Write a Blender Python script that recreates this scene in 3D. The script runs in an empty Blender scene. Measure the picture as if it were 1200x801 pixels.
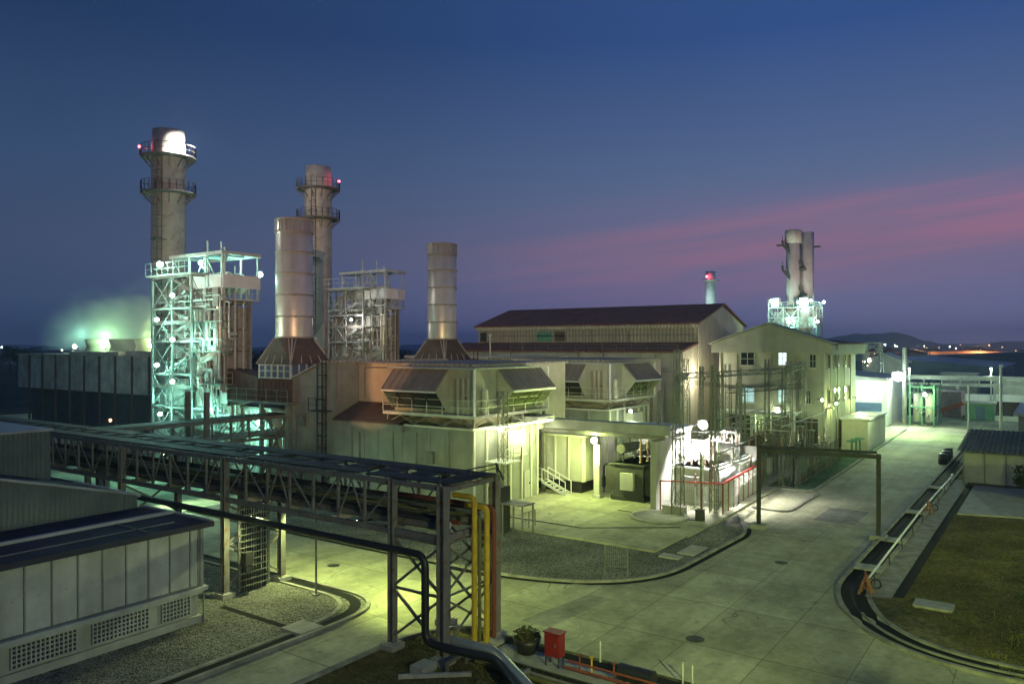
import bpy, math, random
from mathutils import Vector, Matrix
random.seed(7)
HAZE = .00026
S = bpy.context.scene
C = S.collection
R = math.radians

# ------------------------------------------------------------------ helpers
class MB:
    """collects primitives in world coordinates; build() links them as ONE mesh object"""
    def __init__(s): s.v = []; s.f = []; s.sm = []
    def add(s, vs, fs, smooth=False):
        o = len(s.v); s.v += [tuple(p) for p in vs]
        for f in fs: s.f.append(tuple(i + o for i in f)); s.sm.append(smooth)
        return s
    def box(s, x0, y0, z0, x1, y1, z1):
        x0, x1 = min(x0, x1), max(x0, x1); y0, y1 = min(y0, y1), max(y0, y1); z0, z1 = min(z0, z1), max(z0, z1)
        v = [(x0,y0,z0),(x1,y0,z0),(x1,y1,z0),(x0,y1,z0),(x0,y0,z1),(x1,y0,z1),(x1,y1,z1),(x0,y1,z1)]
        return s.add(v, [(0,3,2,1),(4,5,6,7),(0,1,5,4),(1,2,6,5),(2,3,7,6),(3,0,4,7)])
    def beam(s, p, q, w=.1, h=None):
        p, q = Vector(p), Vector(q); h = h or w; d = q - p
        if d.length < 1e-6: return s
        d.normalize(); up = Vector((0,0,1)) if abs(d.z) < .95 else Vector((1,0,0))
        a = d.cross(up).normalized(); b = a.cross(d).normalized()
        v = []
        for c in (p, q):
            for i, j in ((-1,-1),(1,-1),(1,1),(-1,1)): v.append(c + a*i*w/2 + b*j*h/2)
        return s.add(v, [(0,1,2,3),(7,6,5,4),(0,4,5,1),(1,5,6,2),(2,6,7,3),(3,7,4,0)])
    def tube(s, p, q, r, n=12, r2=None, cap=True):
        return s.path([p, q], r, n, r2=r2, cap=cap)
    def path(s, pts, r, n=10, fil=0, r2=None, cap=True):
        P = [Vector(p) for p in pts]
        if fil and len(P) > 2:
            Q = [P[0]]
            for i in range(1, len(P)-1):
                a, b, c = P[i-1], P[i], P[i+1]
                f = min(fil, (a-b).length*.49, (c-b).length*.49)
                A = b + (a-b).normalized()*f; D = b + (c-b).normalized()*f
                for k in range(6):
                    t = k/5; Q.append(A*(1-t)**2 + b*2*t*(1-t) + D*t*t)
            Q.append(P[-1]); P = Q
        rings = []; prev = None
        for i, p in enumerate(P):
            d = (P[min(i+1, len(P)-1)] - P[max(i-1, 0)]).normalized()
            if prev is None:
                up = Vector((0,0,1)) if abs(d.z) < .9 else Vector((1,0,0)); a = d.cross(up).normalized()
            else:
                a = (prev - d*prev.dot(d)).normalized()
            prev = a; b = d.cross(a)
            rr = r if r2 is None else r + (r2-r)*i/(len(P)-1)
            rings.append([p + (a*math.cos(t)+b*math.sin(t))*rr for t in [2*math.pi*k/n for k in range(n)]])
        v = [x for g in rings for x in g]; f = []
        for i in range(len(P)-1):
            for k in range(n):
                k2 = (k+1) % n; f.append((i*n+k, i*n+k2, (i+1)*n+k2, (i+1)*n+k))
        s.add(v, f, True)
        if cap: s.add(v, [tuple(range(n-1,-1,-1)), tuple(range((len(P)-1)*n, len(P)*n))])
        return s
    def lathe(s, cx, cy, prof, n=32, smooth=True):
        v = []; f = []
        for r, z in prof:
            for k in range(n):
                t = 2*math.pi*k/n; v.append((cx+r*math.cos(t), cy+r*math.sin(t), z))
        for i in range(len(prof)-1):
            for k in range(n):
                k2 = (k+1) % n; f.append((i*n+k, i*n+k2, (i+1)*n+k2, (i+1)*n+k))
        return s.add(v, f, smooth)
    def prism(s, pts, z0, z1):
        n = len(pts)
        v = [(x,y,z0) for x,y in pts] + [(x,y,z1) for x,y in pts]
        f = [tuple(range(n-1,-1,-1)), tuple(range(n,2*n))] + [(i,(i+1)%n,(i+1)%n+n,i+n) for i in range(n)]
        return s.add(v, f)
    def ext(s, pts, ax, a0, a1):
        """polygon in the plane normal to axis ax ('x': (y,z) points; 'y': (x,z) points), extruded from a0 to a1"""
        n = len(pts)
        g = (lambda p, a: (a, p[0], p[1])) if ax == 'x' else (lambda p, a: (p[0], a, p[1]))
        v = [g(p,a0) for p in pts] + [g(p,a1) for p in pts]
        f = [tuple(range(n-1,-1,-1)), tuple(range(n,2*n))] + [(i,(i+1)%n,(i+1)%n+n,i+n) for i in range(n)]
        return s.add(v, f)
    def rail(s, pts, h=1.05, step=1.5, r=.03):
        for a, b in zip(pts, pts[1:]):
            a, b = Vector(a), Vector(b); L = (b-a).length; n = max(1, round(L/step))
            for zz in (h, h*.5): s.beam(a+Vector((0,0,zz)), b+Vector((0,0,zz)), r*1.6)
            for i in range(n+1):
                p = a + (b-a)*i/n; s.beam(p, p+Vector((0,0,h)), r*1.8)
        return s
    def lattice(s, p, q, w, step, leg=.09, br=.05, w2=None):
        """square lattice girder or mast from p to q"""
        p, q = Vector(p), Vector(q); d = q-p; L = d.length; d.normalize(); w2 = w if w2 is None else w2
        up = Vector((0,0,1)) if abs(d.z) < .9 else Vector((1,0,0))
        a = d.cross(up).normalized(); b = a.cross(d).normalized(); n = max(1, round(L/step))
        def cor(i, k):
            t = i/n; ww = (w+(w2-w)*t)/2; sx, sy = ((-1,-1),(1,-1),(1,1),(-1,1))[k % 4]
            return p + d*L*t + a*sx*ww + b*sy*ww
        for k in range(4):
            s.beam(cor(0,k), cor(n,k), leg)
            for i in range(n):
                s.beam(cor(i,k), cor(i+1,k+1), br) if i % 2 else s.beam(cor(i,k+1), cor(i+1,k), br)
                s.beam(cor(i,k), cor(i,k+1), br)
            s.beam(cor(n,k), cor(n,k+1), br)
        return s
    def each(s, name, mat, parent, per=6):
        """every primitive (per faces) as a part of its own"""
        k = 0
        while k < len(s.f):
            fs = s.f[k:k+per]; ids = sorted({i for f in fs for i in f}); mp = {i: j for j, i in enumerate(ids)}
            m = MB(); m.add([s.v[i] for i in ids], [tuple(mp[i] for i in f) for f in fs]); m.build(name, mat, parent); k += per
    def build(s, name, mat, parent=None, loc=None):
        me = bpy.data.meshes.new(name)
        root = parent
        while root is not None and root.parent is not None: root = root.parent
        off = Vector(root.location) if root is not None else Vector(loc or (0,0,0))
        me.from_pydata([tuple(Vector(p)-off) for p in s.v], [], s.f)
        me.polygons.foreach_set('use_smooth', s.sm); me.update()
        o = bpy.data.objects.new(name, me); C.objects.link(o)
        me.materials.append(mat)
        if parent is not None: o.parent = parent
        elif loc: o.location = loc
        return o

def tag(o, label, cat, group=None, kind=None):
    if label: o['label'] = label
    if cat: o['category'] = cat
    if group: o['group'] = group
    if kind: o['kind'] = kind
    return o
def thing(name, label, cat, loc=(0,0,0), group=None):
    o = bpy.data.objects.new(name, None); o.location = loc; C.objects.link(o); o.empty_display_size = .3
    return tag(o, label, cat, group)
def struct(o, kind='structure'):
    o['kind'] = kind; return o
def dup(root, loc, label, group=None, rz=None):
    r = root.copy(); C.objects.link(r); r.location = loc
    if rz is not None: r.rotation_euler.z = rz
    r['label'] = label
    if group: r['group'] = group
    for ch in list(root.children):
        c = ch.copy(); C.objects.link(c); c.parent = r
        for g in list(ch.children):
            e = g.copy(); C.objects.link(e); e.parent = c
    return r

# ------------------------------------------------------------------ materials
def base(name):
    m = bpy.data.materials.new(name); m.use_nodes = True
    nt = m.node_tree; return m, nt, nt.nodes, nt.links, nt.nodes['Principled BSDF']
def ramp(N, stops):
    r = N.new('ShaderNodeValToRGB'); e = r.color_ramp.elements
    while len(e) < len(stops): e.new(.5)
    for i, (p, c) in enumerate(stops):
        e[i].position = p; e[i].color = (*c, 1) if len(c) == 3 else c
    return r
def M(name, col, rough=.65, metal=0., var=.3, scale=.8, streak=.25, bump=.15, corr=None, axis='XY', tint=(.16,.10,.06), rust=0.):
    """weathered painted surface: tone patches, vertical grime runs, rust spots, optional corrugation"""
    m, nt, N, L, P = base(name)
    tc = N.new('ShaderNodeTexCoord')
    n1 = N.new('ShaderNodeTexNoise'); n1.inputs['Scale'].default_value = scale; n1.inputs['Detail'].default_value = 8; n1.inputs['Roughness'].default_value = .65
    L.new(tc.outputs['Object'], n1.inputs['Vector'])
    d = [c*(1-var) for c in col]; l = [min(1, c*(1+var*.45)) for c in col]
    r1 = ramp(N, [(.3, d), (.7, l)]); L.new(n1.outputs['Fac'], r1.inputs['Fac']); out = r1.outputs['Color']
    if streak:
        mp = N.new('ShaderNodeMapping'); mp.inputs['Scale'].default_value = (.75, .75, .05); L.new(tc.outputs['Object'], mp.inputs['Vector'])
        n2 = N.new('ShaderNodeTexNoise'); n2.inputs['Scale'].default_value = 1.7; n2.inputs['Detail'].default_value = 6; L.new(mp.outputs['Vector'], n2.inputs['Vector'])
        r2 = ramp(N, [(.45, (0,0,0)), (.85, (1,1,1))]); L.new(n2.outputs['Fac'], r2.inputs['Fac'])
        mx = N.new('ShaderNodeMix'); mx.data_type = 'RGBA'; mm = N.new('ShaderNodeMath'); mm.operation = 'MULTIPLY'; mm.inputs[1].default_value = streak
        L.new(r2.outputs['Color'], mm.inputs[0]); L.new(mm.outputs[0], mx.inputs['Factor']); L.new(out, mx.inputs['A'])
        mx.inputs['B'].default_value = (*[c*.35+t*.3 for c, t in zip(col, tint)], 1); out = mx.outputs['Result']
    if rust:
        n3 = N.new('ShaderNodeTexNoise'); n3.inputs['Scale'].default_value = scale*3; n3.inputs['Detail'].default_value = 10; L.new(tc.outputs['Object'], n3.inputs['Vector'])
        r3 = ramp(N, [(.56, (0,0,0)), (.66, (rust,)*3)]); L.new(n3.outputs['Fac'], r3.inputs['Fac'])
        mx = N.new('ShaderNodeMix'); mx.data_type = 'RGBA'; L.new(r3.outputs['Color'], mx.inputs['Factor']); L.new(out, mx.inputs['A']); mx.inputs['B'].default_value = (.16,.07,.03,1); out = mx.outputs['Result']
    L.new(out, P.inputs['Base Color']); P.inputs['Roughness'].default_value = rough; P.inputs['Metallic'].default_value = metal; P.inputs['Specular IOR Level'].default_value = .5 if rough < .5 else .15
    if bump or corr:
        bp = N.new('ShaderNodeBump'); bp.inputs['Strength'].default_value = min(1, bump) if not corr else .8; bp.inputs['Distance'].default_value = .02 if not corr else .06
        if corr:
            sp = N.new('ShaderNodeSeparateXYZ'); L.new(tc.outputs['Object'], sp.inputs[0])
            if axis == 'XY':
                ad = N.new('ShaderNodeMath'); L.new(sp.outputs['X'], ad.inputs[0]); L.new(sp.outputs['Y'], ad.inputs[1]); src = ad.outputs[0]
            else: src = sp.outputs[axis]
            mu = N.new('ShaderNodeMath'); mu.operation = 'MULTIPLY'; mu.inputs[1].default_value = 2*math.pi/corr; L.new(src, mu.inputs[0])
            si = N.new('ShaderNodeMath'); si.operation = 'SINE'; L.new(mu.outputs[0], si.inputs[0]); L.new(si.outputs[0], bp.inputs['Height'])
        else: L.new(n1.outputs['Fac'], bp.inputs['Height'])
        L.new(bp.outputs['Normal'], P.inputs['Normal'])
    return m
def emis(name, col, st):
    m, nt, N, L, P = base(name)
    P.inputs['Base Color'].default_value = (.8,.8,.8,1); P.inputs['Emission Color'].default_value = (*col,1); P.inputs['Emission Strength'].default_value = st
    return m
def concrete(name, col, slab=5., joint=.08, stain=.45, scale=.25):
    m, nt, N, L, P = base(name)
    g = N.new('ShaderNodeNewGeometry'); sp = N.new('ShaderNodeSeparateXYZ'); L.new(g.outputs['Position'], sp.inputs[0])
    def math_(op, a, b=None):
        n = N.new('ShaderNodeMath'); n.operation = op
        for i, x in enumerate((a, b)):
            if x is None: continue
            if isinstance(x, (int, float)): n.inputs[i].default_value = x
            else: L.new(x, n.inputs[i])
        return n.outputs[0]
    wob = N.new('ShaderNodeTexNoise'); wob.inputs['Scale'].default_value = .8; L.new(g.outputs['Position'], wob.inputs['Vector'])
    fx = math_('DIVIDE', sp.outputs['X'], slab); fy = math_('DIVIDE', sp.outputs['Y'], slab*.62)
    cx = math_('FLOOR', fx); cy = math_('FLOOR', fy)
    cm = N.new('ShaderNodeCombineXYZ'); L.new(cx, cm.inputs[0]); L.new(cy, cm.inputs[1])
    wn = N.new('ShaderNodeTexWhiteNoise'); L.new(cm.outputs[0], wn.inputs['Vector'])
    def edge(f):
        a = math_('FRACT', f); b = math_('SUBTRACT', a, .5); c = math_('ABSOLUTE', b); return math_('GREATER_THAN', c, .5-joint/slab/2)
    jt = math_('MAXIMUM', edge(fx), edge(fy))
    n1 = N.new('ShaderNodeTexNoise'); n1.inputs['Scale'].default_value = scale; n1.inputs['Detail'].default_value = 10; n1.inputs['Roughness'].default_value = .7; L.new(g.outputs['Position'], n1.inputs['Vector'])
    r1 = ramp(N, [(.38, [c*(1-stain) for c in col]), (.60, [c*1.15 for c in col])]); L.new(n1.outputs['Fac'], r1.inputs['Fac'])
    # tyre-worn bands along the road
    mp = N.new('ShaderNodeMapping'); mp.inputs['Scale'].default_value = (.035, .9, 1); L.new(g.outputs['Position'], mp.inputs['Vector'])
    n4 = N.new('ShaderNodeTexNoise'); n4.inputs['Scale'].default_value = 1.; n4.inputs['Detail'].default_value = 5; L.new(mp.outputs[0], n4.inputs['Vector'])
    r4 = ramp(N, [(.35, (.82,.82,.82)), (.65, (1.08,1.08,1.08))]); L.new(n4.outputs['Fac'], r4.inputs['Fac'])
    m0 = N.new('ShaderNodeMix'); m0.data_type = 'RGBA'; m0.blend_type = 'MULTIPLY'; m0.inputs['Factor'].default_value = .8; L.new(r1.outputs['Color'], m0.inputs['A']); L.new(r4.outputs['Color'], m0.inputs['B'])
    n7 = N.new('ShaderNodeTexNoise'); n7.inputs['Scale'].default_value = 2.6; n7.inputs['Detail'].default_value = 12; n7.inputs['Roughness'].default_value = .75; L.new(g.outputs['Position'], n7.inputs['Vector'])
    r7 = ramp(N, [(.36, (.83,.82,.80)), (.62, (1.08,1.08,1.08))]); L.new(n7.outputs['Fac'], r7.inputs['Fac'])
    m7 = N.new('ShaderNodeMix'); m7.data_type = 'RGBA'; m7.blend_type = 'MULTIPLY'; m7.inputs['Factor'].default_value = 1; L.new(m0.outputs['Result'], m7.inputs['A']); L.new(r7.outputs['Color'], m7.inputs['B']); m0 = m7
    # cracks
    vo = N.new('ShaderNodeTexVoronoi'); vo.feature = 'DISTANCE_TO_EDGE'; vo.inputs['Scale'].default_value = .16; vo.inputs['Randomness'].default_value = 1
    wv = N.new('ShaderNodeVectorMath'); wv.operation = 'ADD'; L.new(g.outputs['Position'], wv.inputs[0]); L.new(wob.outputs['Color'], wv.inputs[1]); L.new(wv.outputs[0], vo.inputs['Vector'])
    ck = math_('MULTIPLY', math_('LESS_THAN', vo.outputs['Distance'], .0035), math_('GREATER_THAN', n1.outputs['Fac'], .5))
    m8 = N.new('ShaderNodeMix'); m8.data_type = 'RGBA'; L.new(math_('MULTIPLY', ck, .5), m8.inputs['Factor']); L.new(m0.outputs['Result'], m8.inputs['A']); m8.inputs['B'].default_value = (.05,.05,.045,1); m0 = m8
    tn = math_('ADD', math_('MULTIPLY', wn.outputs['Value'], .26), .84)
    m1 = N.new('ShaderNodeMix'); m1.data_type = 'RGBA'; m1.blend_type = 'MULTIPLY'; m1.inputs['Factor'].default_value = 1; L.new(m0.outputs['Result'], m1.inputs['A']); L.new(tn, m1.inputs['B'])
    m2 = N.new('ShaderNodeMix'); m2.data_type = 'RGBA'; L.new(math_('MULTIPLY', jt, .55), m2.inputs['Factor']); L.new(m1.outputs['Result'], m2.inputs['A']); m2.inputs['B'].default_value = (col[0]*.25, col[1]*.25, col[2]*.22, 1)
    # dark oil spots
    n5 = N.new('ShaderNodeTexNoise'); n5.inputs['Scale'].default_value = .9; n5.inputs['Detail'].default_value = 9; n5.inputs['Roughness'].default_value = .65; L.new(g.outputs['Position'], n5.inputs['Vector'])
    r5 = ramp(N, [(.60, (0,0,0)), (.70, (.6,.6,.6))]); L.new(n5.outputs['Fac'], r5.inputs['Fac'])
    m3 = N.new('ShaderNodeMix'); m3.data_type = 'RGBA'; L.new(r5.outputs['Color'], m3.inputs['Factor']); L.new(m2.outputs['Result'], m3.inputs['A']); m3.inputs['B'].default_value = (col[0]*.3,)*3+(1,)
    L.new(m3.outputs['Result'], P.inputs['Base Color']); P.inputs['Roughness'].default_value = .85; P.inputs['Specular IOR Level'].default_value = .15
    n6 = N.new('ShaderNodeTexNoise'); n6.inputs['Scale'].default_value = 6; n6.inputs['Detail'].default_value = 8; L.new(g.outputs['Position'], n6.inputs['Vector'])
    bp = N.new('ShaderNodeBump'); bp.inputs['Strength'].default_value = .35; bp.inputs['Distance'].default_value = .02; L.new(n6.outputs['Fac'], bp.inputs['Height']); L.new(bp.outputs['Normal'], P.inputs['Normal'])
    return m
def granular(name, c0, c1, scale, bump=.8, dist=.06, patch=.4):
    m, nt, N, L, P = base(name)
    g = N.new('ShaderNodeNewGeometry')
    v = N.new('ShaderNodeTexVoronoi'); v.inputs['Scale'].default_value = scale; L.new(g.outputs['Position'], v.inputs['Vector'])
    bw = N.new('ShaderNodeRGBToBW'); L.new(v.outputs['Color'], bw.inputs[0])
    r = ramp(N, [(.15, c0), (.85, c1)]); L.new(bw.outputs[0], r.inputs['Fac'])
    n = N.new('ShaderNodeTexNoise'); n.inputs['Scale'].default_value = .35; n.inputs['Detail'].default_value = 8; L.new(g.outputs['Position'], n.inputs['Vector'])
    r2 = ramp(N, [(.35, (1-patch,)*3), (.65, (1.1,)*3)]); L.new(n.outputs['Fac'], r2.inputs['Fac'])
    mx = N.new('ShaderNodeMix'); mx.data_type = 'RGBA'; mx.blend_type = 'MULTIPLY'; mx.inputs['Factor'].default_value = 1; L.new(r.outputs['Color'], mx.inputs['A']); L.new(r2.outputs['Color'], mx.inputs['B'])
    L.new(mx.outputs['Result'], P.inputs['Base Color']); P.inputs['Roughness'].default_value = .95; P.inputs['Specular IOR Level'].default_value = .1
    bp = N.new('ShaderNodeBump'); bp.inputs['Strength'].default_value = bump; bp.inputs['Distance'].default_value = dist; L.new(v.outputs['Distance'], bp.inputs['Height']); L.new(bp.outputs['Normal'], P.inputs['Normal'])
    return m

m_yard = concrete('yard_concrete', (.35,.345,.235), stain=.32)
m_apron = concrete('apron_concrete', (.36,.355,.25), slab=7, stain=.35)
m_slab = M('slab_concrete', (.32,.31,.28), .85, streak=0, scale=1.5, bump=.4)
m_kerb = M('kerb_concrete', (.26,.25,.22), .9, streak=0, scale=1.2, var=.5, bump=.4)
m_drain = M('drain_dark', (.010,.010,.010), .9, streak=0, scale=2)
m_gravel = granular('gravel', (.05,.05,.045), (.26,.25,.21), 15)
m_lawn = granular('lawn_soil', (.08,.072,.027), (.18,.155,.06), 5, patch=.6)
m_land = granular('land', (.03,.035,.03), (.06,.06,.05), .05)
m_blade = M('grass_blade', (.125,.115,.04), .8, streak=0, scale=.5, var=.5, bump=0)
m_steel = M('galvanised_steel', (.20,.20,.19), .55, .35, var=.35, scale=1.2, rust=.5)
m_steelb = M('brown_painted_steel', (.21,.20,.18), .6, .1, var=.4, scale=1.2, rust=.7)
m_steelp = M('pale_painted_steel', (.52,.54,.5), .5, .1, var=.25, scale=1.2, rust=.4)
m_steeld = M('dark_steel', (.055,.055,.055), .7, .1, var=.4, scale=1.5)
m_grey = M('grey_cladding', (.36,.35,.33), .55, 0, var=.2, scale=.5, corr=.30, streak=.35)
m_greyflat = M('grey_sheet', (.38,.38,.36), .55, 0, var=.25, scale=.5, streak=.4)
m_panel = M('white_facade_panel', (.38,.40,.37), .6, 0, var=.3, scale=.7, streak=.6, bump=.1)
m_frame = M('grey_facade_frame', (.22,.22,.21), .6, 0, var=.3, scale=1)
m_corr = M('corrugated_wall', (.17,.20,.18), .55, .2, var=.3, scale=.6, streak=.35)
m_cream = M('cream_cladding', (.50,.45,.36), .6, 0, var=.2, scale=.5, streak=.4, corr=.45)
m_pale = M('pale_cladding', (.60,.58,.50), .55, 0, var=.2, scale=.6, streak=.4)
m_brownclad = M('brown_cladding', (.36,.32,.27), .6, 0, var=.2, scale=.4, streak=.35, corr=.5)
m_redroof = M('red_brown_roof', (.21,.10,.085), .8, 0, var=.3, scale=.4, streak=.0, corr=.5, axis='Y')
m_hood = M('ribbed_hood', (.26,.22,.195), .5, .2, var=.25, scale=.8, streak=0)
m_darkroof = M('dark_roof', (.045,.043,.058), .8, 0, var=.45, scale=.8, streak=0)
m_stack = M('stack_shell', (.50,.45,.38), .55, .15, var=.25, scale=.5, streak=.6, rust=.3)
m_alu = M('aluminium_cladding', (.64,.60,.51), .38, .4, var=.2, scale=.6, streak=.5)
m_cone = M('rust_brown_steel', (.115,.085,.072), .7, .1, var=.4, scale=1, rust=.6)
m_casing = M('boiler_casing', (.40,.37,.33), .6, .1, var=.35, scale=.6, streak=.6, rust=.3)
m_kgrey = M('dull_grey_sheet', (.25,.26,.23), .6, 0, var=.3, scale=.5, streak=.45)
m_kcream = M('dull_cream_sheet', (.45,.38,.30), .6, 0, var=.25, scale=.4, streak=.3)
m_cbw = M('rendered_wall', (.40,.39,.33), .7, 0, var=.22, scale=.5, streak=.3)
m_steelm = M('mid_grey_steel', (.30,.31,.29), .55, .1, var=.3, scale=1.2, rust=.4)
m_panelw = M('pen_white', (.55,.56,.54), .5, 0, var=.3, scale=1, streak=.4)
m_white = M('white_paint', (.72,.72,.70), .45, 0, var=.12, scale=1, streak=.15)
m_black = M('black_rubber_paint', (.02,.02,.022), .45, 0, var=.3, scale=2, streak=0)
m_insul = M('pipe_insulation', (.34,.36,.38), .4, .5, var=.3, scale=1.5, streak=0)
m_yellow = M('yellow_pipe_paint', (.58,.38,.04), .5, 0, var=.25, scale=2, streak=.2)
m_redp = M('red_pipe_paint', (.20,.06,.04), .55, 0, var=.3, scale=2, streak=.2)
m_red = M('red_box_paint', (.24,.02,.02), .45, 0, var=.25, scale=2, streak=.2)
m_redrail = M('red_rail_paint', (.55,.08,.06), .5, 0, var=.25, scale=2, streak=0)
m_orange = M('orange_paint', (.24,.11,.065), .6, 0, var=.3, scale=3, streak=.2)
m_green = M('green_paint', (.12,.28,.20), .5, 0, var=.3, scale=1.5)
m_conc = M('wall_concrete', (.34,.34,.30), .85, 0, var=.3, scale=.6, streak=.5, bump=.3)
m_fascia = M('tower_fascia', (.36,.38,.35), .85, 0, var=.5, scale=.5, streak=.7, bump=.3)
m_porc = M('porcelain', (.30,.20,.16), .25, 0, var=.2, scale=3, streak=0)
m_wood = M('weathered_timber', (.22,.16,.10), .8, 0, var=.4, scale=2)
m_louv = M('olive_louvre', (.13,.16,.06), .6, 0, var=.3, scale=2)
m_bark = M('bark', (.08,.06,.045), .9, 0, var=.4, scale=3)
m_leaf = M('leaf', (.045,.07,.03), .6, 0, var=.5, scale=.7, streak=0, bump=0)
m_hill = M('hill_forest', (.06,.075,.08), .95, 0, var=.3, scale=.01, streak=0, bump=0)
m_glassd = M('dark_window_glass', (.015,.02,.025), .12, 0, var=.2, streak=0, bump=0)
m_blue = M('blue_sheet', (.10,.16,.28), .5, 0, var=.3, scale=.3)
m_mast = M('dull_mast_steel', (.19,.20,.185), .6, .2, var=.3, scale=1.5)
m_conk = M('twin_stack_shell', (.58,.52,.48), .6, 0, var=.25, scale=.3, streak=.5)
e_white = emis('lamp_white', (1,.98,.92), 60)
e_yel = emis('lamp_yellow', (1,.97,.72), 40)
e_teal = emis('lamp_teal', (.70,1,.93), 45)
e_red = emis('lamp_red', (1,.10,.16), 12)
e_blue = emis('lamp_blue_white', (.85,.95,1), 60)
e_orange = emis('lamp_orange', (1,.5,.22), 6)
e_window = emis('lit_window', (.75,.93,1), 1.6)
e_windowt = emis('lit_window_teal', (.28,.75,.85), .55)
# ------------------------------------------------------------------ ground, road, islands
def sheet(name, pts, z, mat, kind='structure'):
    from mathutils.geometry import tessellate_polygon as tp
    b = MB(); b.add([(x,y,z) for x,y in pts], [tuple(t) if (Vector(pts[t[1]])-Vector(pts[t[0]])).cross(Vector(pts[t[2]])-Vector(pts[t[0]])) > 0 else tuple(t)[::-1] for t in tp([[Vector((x,y,0)) for x,y in pts]])]); return struct(b.build(name, mat), kind)
def rnd(pts, rad):
    """round the corners of a polygon; rad: {index: radius}"""
    out = []; n = len(pts)
    for i, p in enumerate(pts):
        r = rad.get(i, 0)
        if not r: out.append(p); continue
        b = Vector(p); a = Vector(pts[i-1]); c = Vector(pts[(i+1) % n])
        A = b+(a-b).normalized()*r; D = b+(c-b).normalized()*r
        for k in range(9):
            t = k/8; q = A*(1-t)**2 + b*2*t*(1-t) + D*t*t; out.append((q.x, q.y))
    return out
def strip(b, pts, w, z0, z1, closed=False):
    """a kerb or channel of width w along a polyline, mitred"""
    P = [Vector(p) for p in pts]; n = len(P); L = []; Rr = []
    for i, p in enumerate(P):
        a = P[i-1] if (i or closed) else p; c = P[(i+1) % n] if (i < n-1 or closed) else p
        d = ((p-a).normalized() if (p-a).length > 1e-6 else Vector((0,0))) + ((c-p).normalized() if (c-p).length > 1e-6 else Vector((0,0)))
        d.normalize(); nn = Vector((-d.y, d.x)); L.append(p+nn*w/2); Rr.append(p-nn*w/2)
    v = []
    for l, r in zip(L, Rr): v += [(l.x,l.y,z0),(r.x,r.y,z0),(r.x,r.y,z1),(l.x,l.y,z1)]
    f = []
    for i in range(n if closed else n-1):
        j = (i+1) % n
        for k in range(4): f.append((i*4+k, i*4+(k+1)%4, j*4+(k+1)%4, j*4+k))
    if not closed: f += [(0,1,2,3), (n*4-1,n*4-2,n*4-3,n*4-4)]
    b.add(v, f)
b = MB(); b.add([(-4000,-4000,-.02),(6000,-4000,-.02),(6000,5000,-.02),(-4000,5000,-.02)], [(0,1,2,3)]); struct(b.build('ground', m_land))
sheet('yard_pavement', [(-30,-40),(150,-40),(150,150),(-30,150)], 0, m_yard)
def off(pts, k):
    P = [Vector(p) for p in pts]; o = []
    for i, p in enumerate(P):
        d = (P[min(i+1,len(P)-1)] - P[max(i-1,0)]).normalized(); o.append((p.x-d.y*k, p.y+d.x*k))
    return o
# gravel island in front of the turbine trains
gi = rnd([(33.1,52),(33.1,22.5),(36,16.8),(49.5,16.3),(54.5,18.6),(46.2,19.1),(41.7,19.1),(41.7,52)], {1:3, 2:4, 3:1.5})
sheet('gravel_island', gi, .05, m_gravel, 'stuff')
b = MB(); strip(b, gi[:-3], .18, 0, .13); struct(b.build('gravel_island_kerb', m_kerb))
b = MB(); strip(b, off(gi[:28], -.24), .3, 0, .01); struct(b.build('gravel_island_kerb_shade', m_drain))  # dark strip drawn as the shaded line outside the kerb
# raised apron of the turbine trains
ap = [(41.7,56),(41.7,19.1),(46.2,19.1),(46.2,18.9),(52.3,18.9),(66,19.2),(66,56)]
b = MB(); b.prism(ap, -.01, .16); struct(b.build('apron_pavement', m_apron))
b = MB(); strip(b, [(44.2,33.8),(44.2,25.5),(48,20.2)], .25, .15, .168); strip(b, [(50.5,26),(50.5,20)], .2, .15, .168); struct(b.build('apron_drain', m_drain))
# bare pad with bright light at the corner of the transformer bay
b = MB(); strip(b, rnd([(57.5,18.6),(57.2,15.9),(66,15.9)], {1:1.2}), .2, 0, .13); struct(b.build('corner_kerb', m_kerb))
# left gravel island under the pipe rack
li = rnd([(6,25.4),(22.6,25.4),(26.5,25.6),(26.5,60),(6,60)], {2:2.6})
sheet('gravel_strip', li, .05, m_gravel, 'stuff')
b = MB(); strip(b, li[:-2] + [li[-2]], .2, 0, .14)
strip(b, [(x-.75 if x > 20 else x, y+.75) for x, y in rnd([(6,25.4),(22.9,25.4),(26.4,25.9),(26.4,60)], {2:2.6})], .2, .02, .12); struct(b.build('gravel_strip_kerb', m_kerb))
b = MB(); strip(b, [(x-.38 if x > 20 else x, y+.38) for x, y in rnd([(6,25.4),(22.7,25.4),(26.5,25.7),(26.5,60)], {2:2.6})], .5, 0, .062); strip(b, [(21.7,26.2),(21.7,31.4)], .3, 0, .062); struct(b.build('gravel_strip_drain', m_drain))
b = MB(); b.box(21.3,25.5,.05,22.5,26.8,.17); tag(b.build('drain_cover', m_slab), 'square concrete cover slab where two drains meet beside the rounded gravel corner', 'drain cover')
# grass island with the end of the pipe rack
gr = rnd([(0,22),(24.3,22),(26.4,20.5),(26.4,0),(0,0)], {1:1.5, 2:1})
sheet('grass_island_soil', gr, .04, m_lawn)
b = MB(); strip(b, gr[:-2], .2, 0, .14); struct(b.build('grass_island_kerb', m_kerb))
b = MB(); strip(b, [(25.9,18.4),(25.9,0)], .45, .03, .06); strip(b, [(24.0,17.6),(24.0,0)], .35, .03, .06); struct(b.build('grass_island_drain', m_drain))
sheet('service_path', [(24.3,18.2),(25.6,18.2),(25.6,0),(24.3,0)], .048, m_slab)
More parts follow.
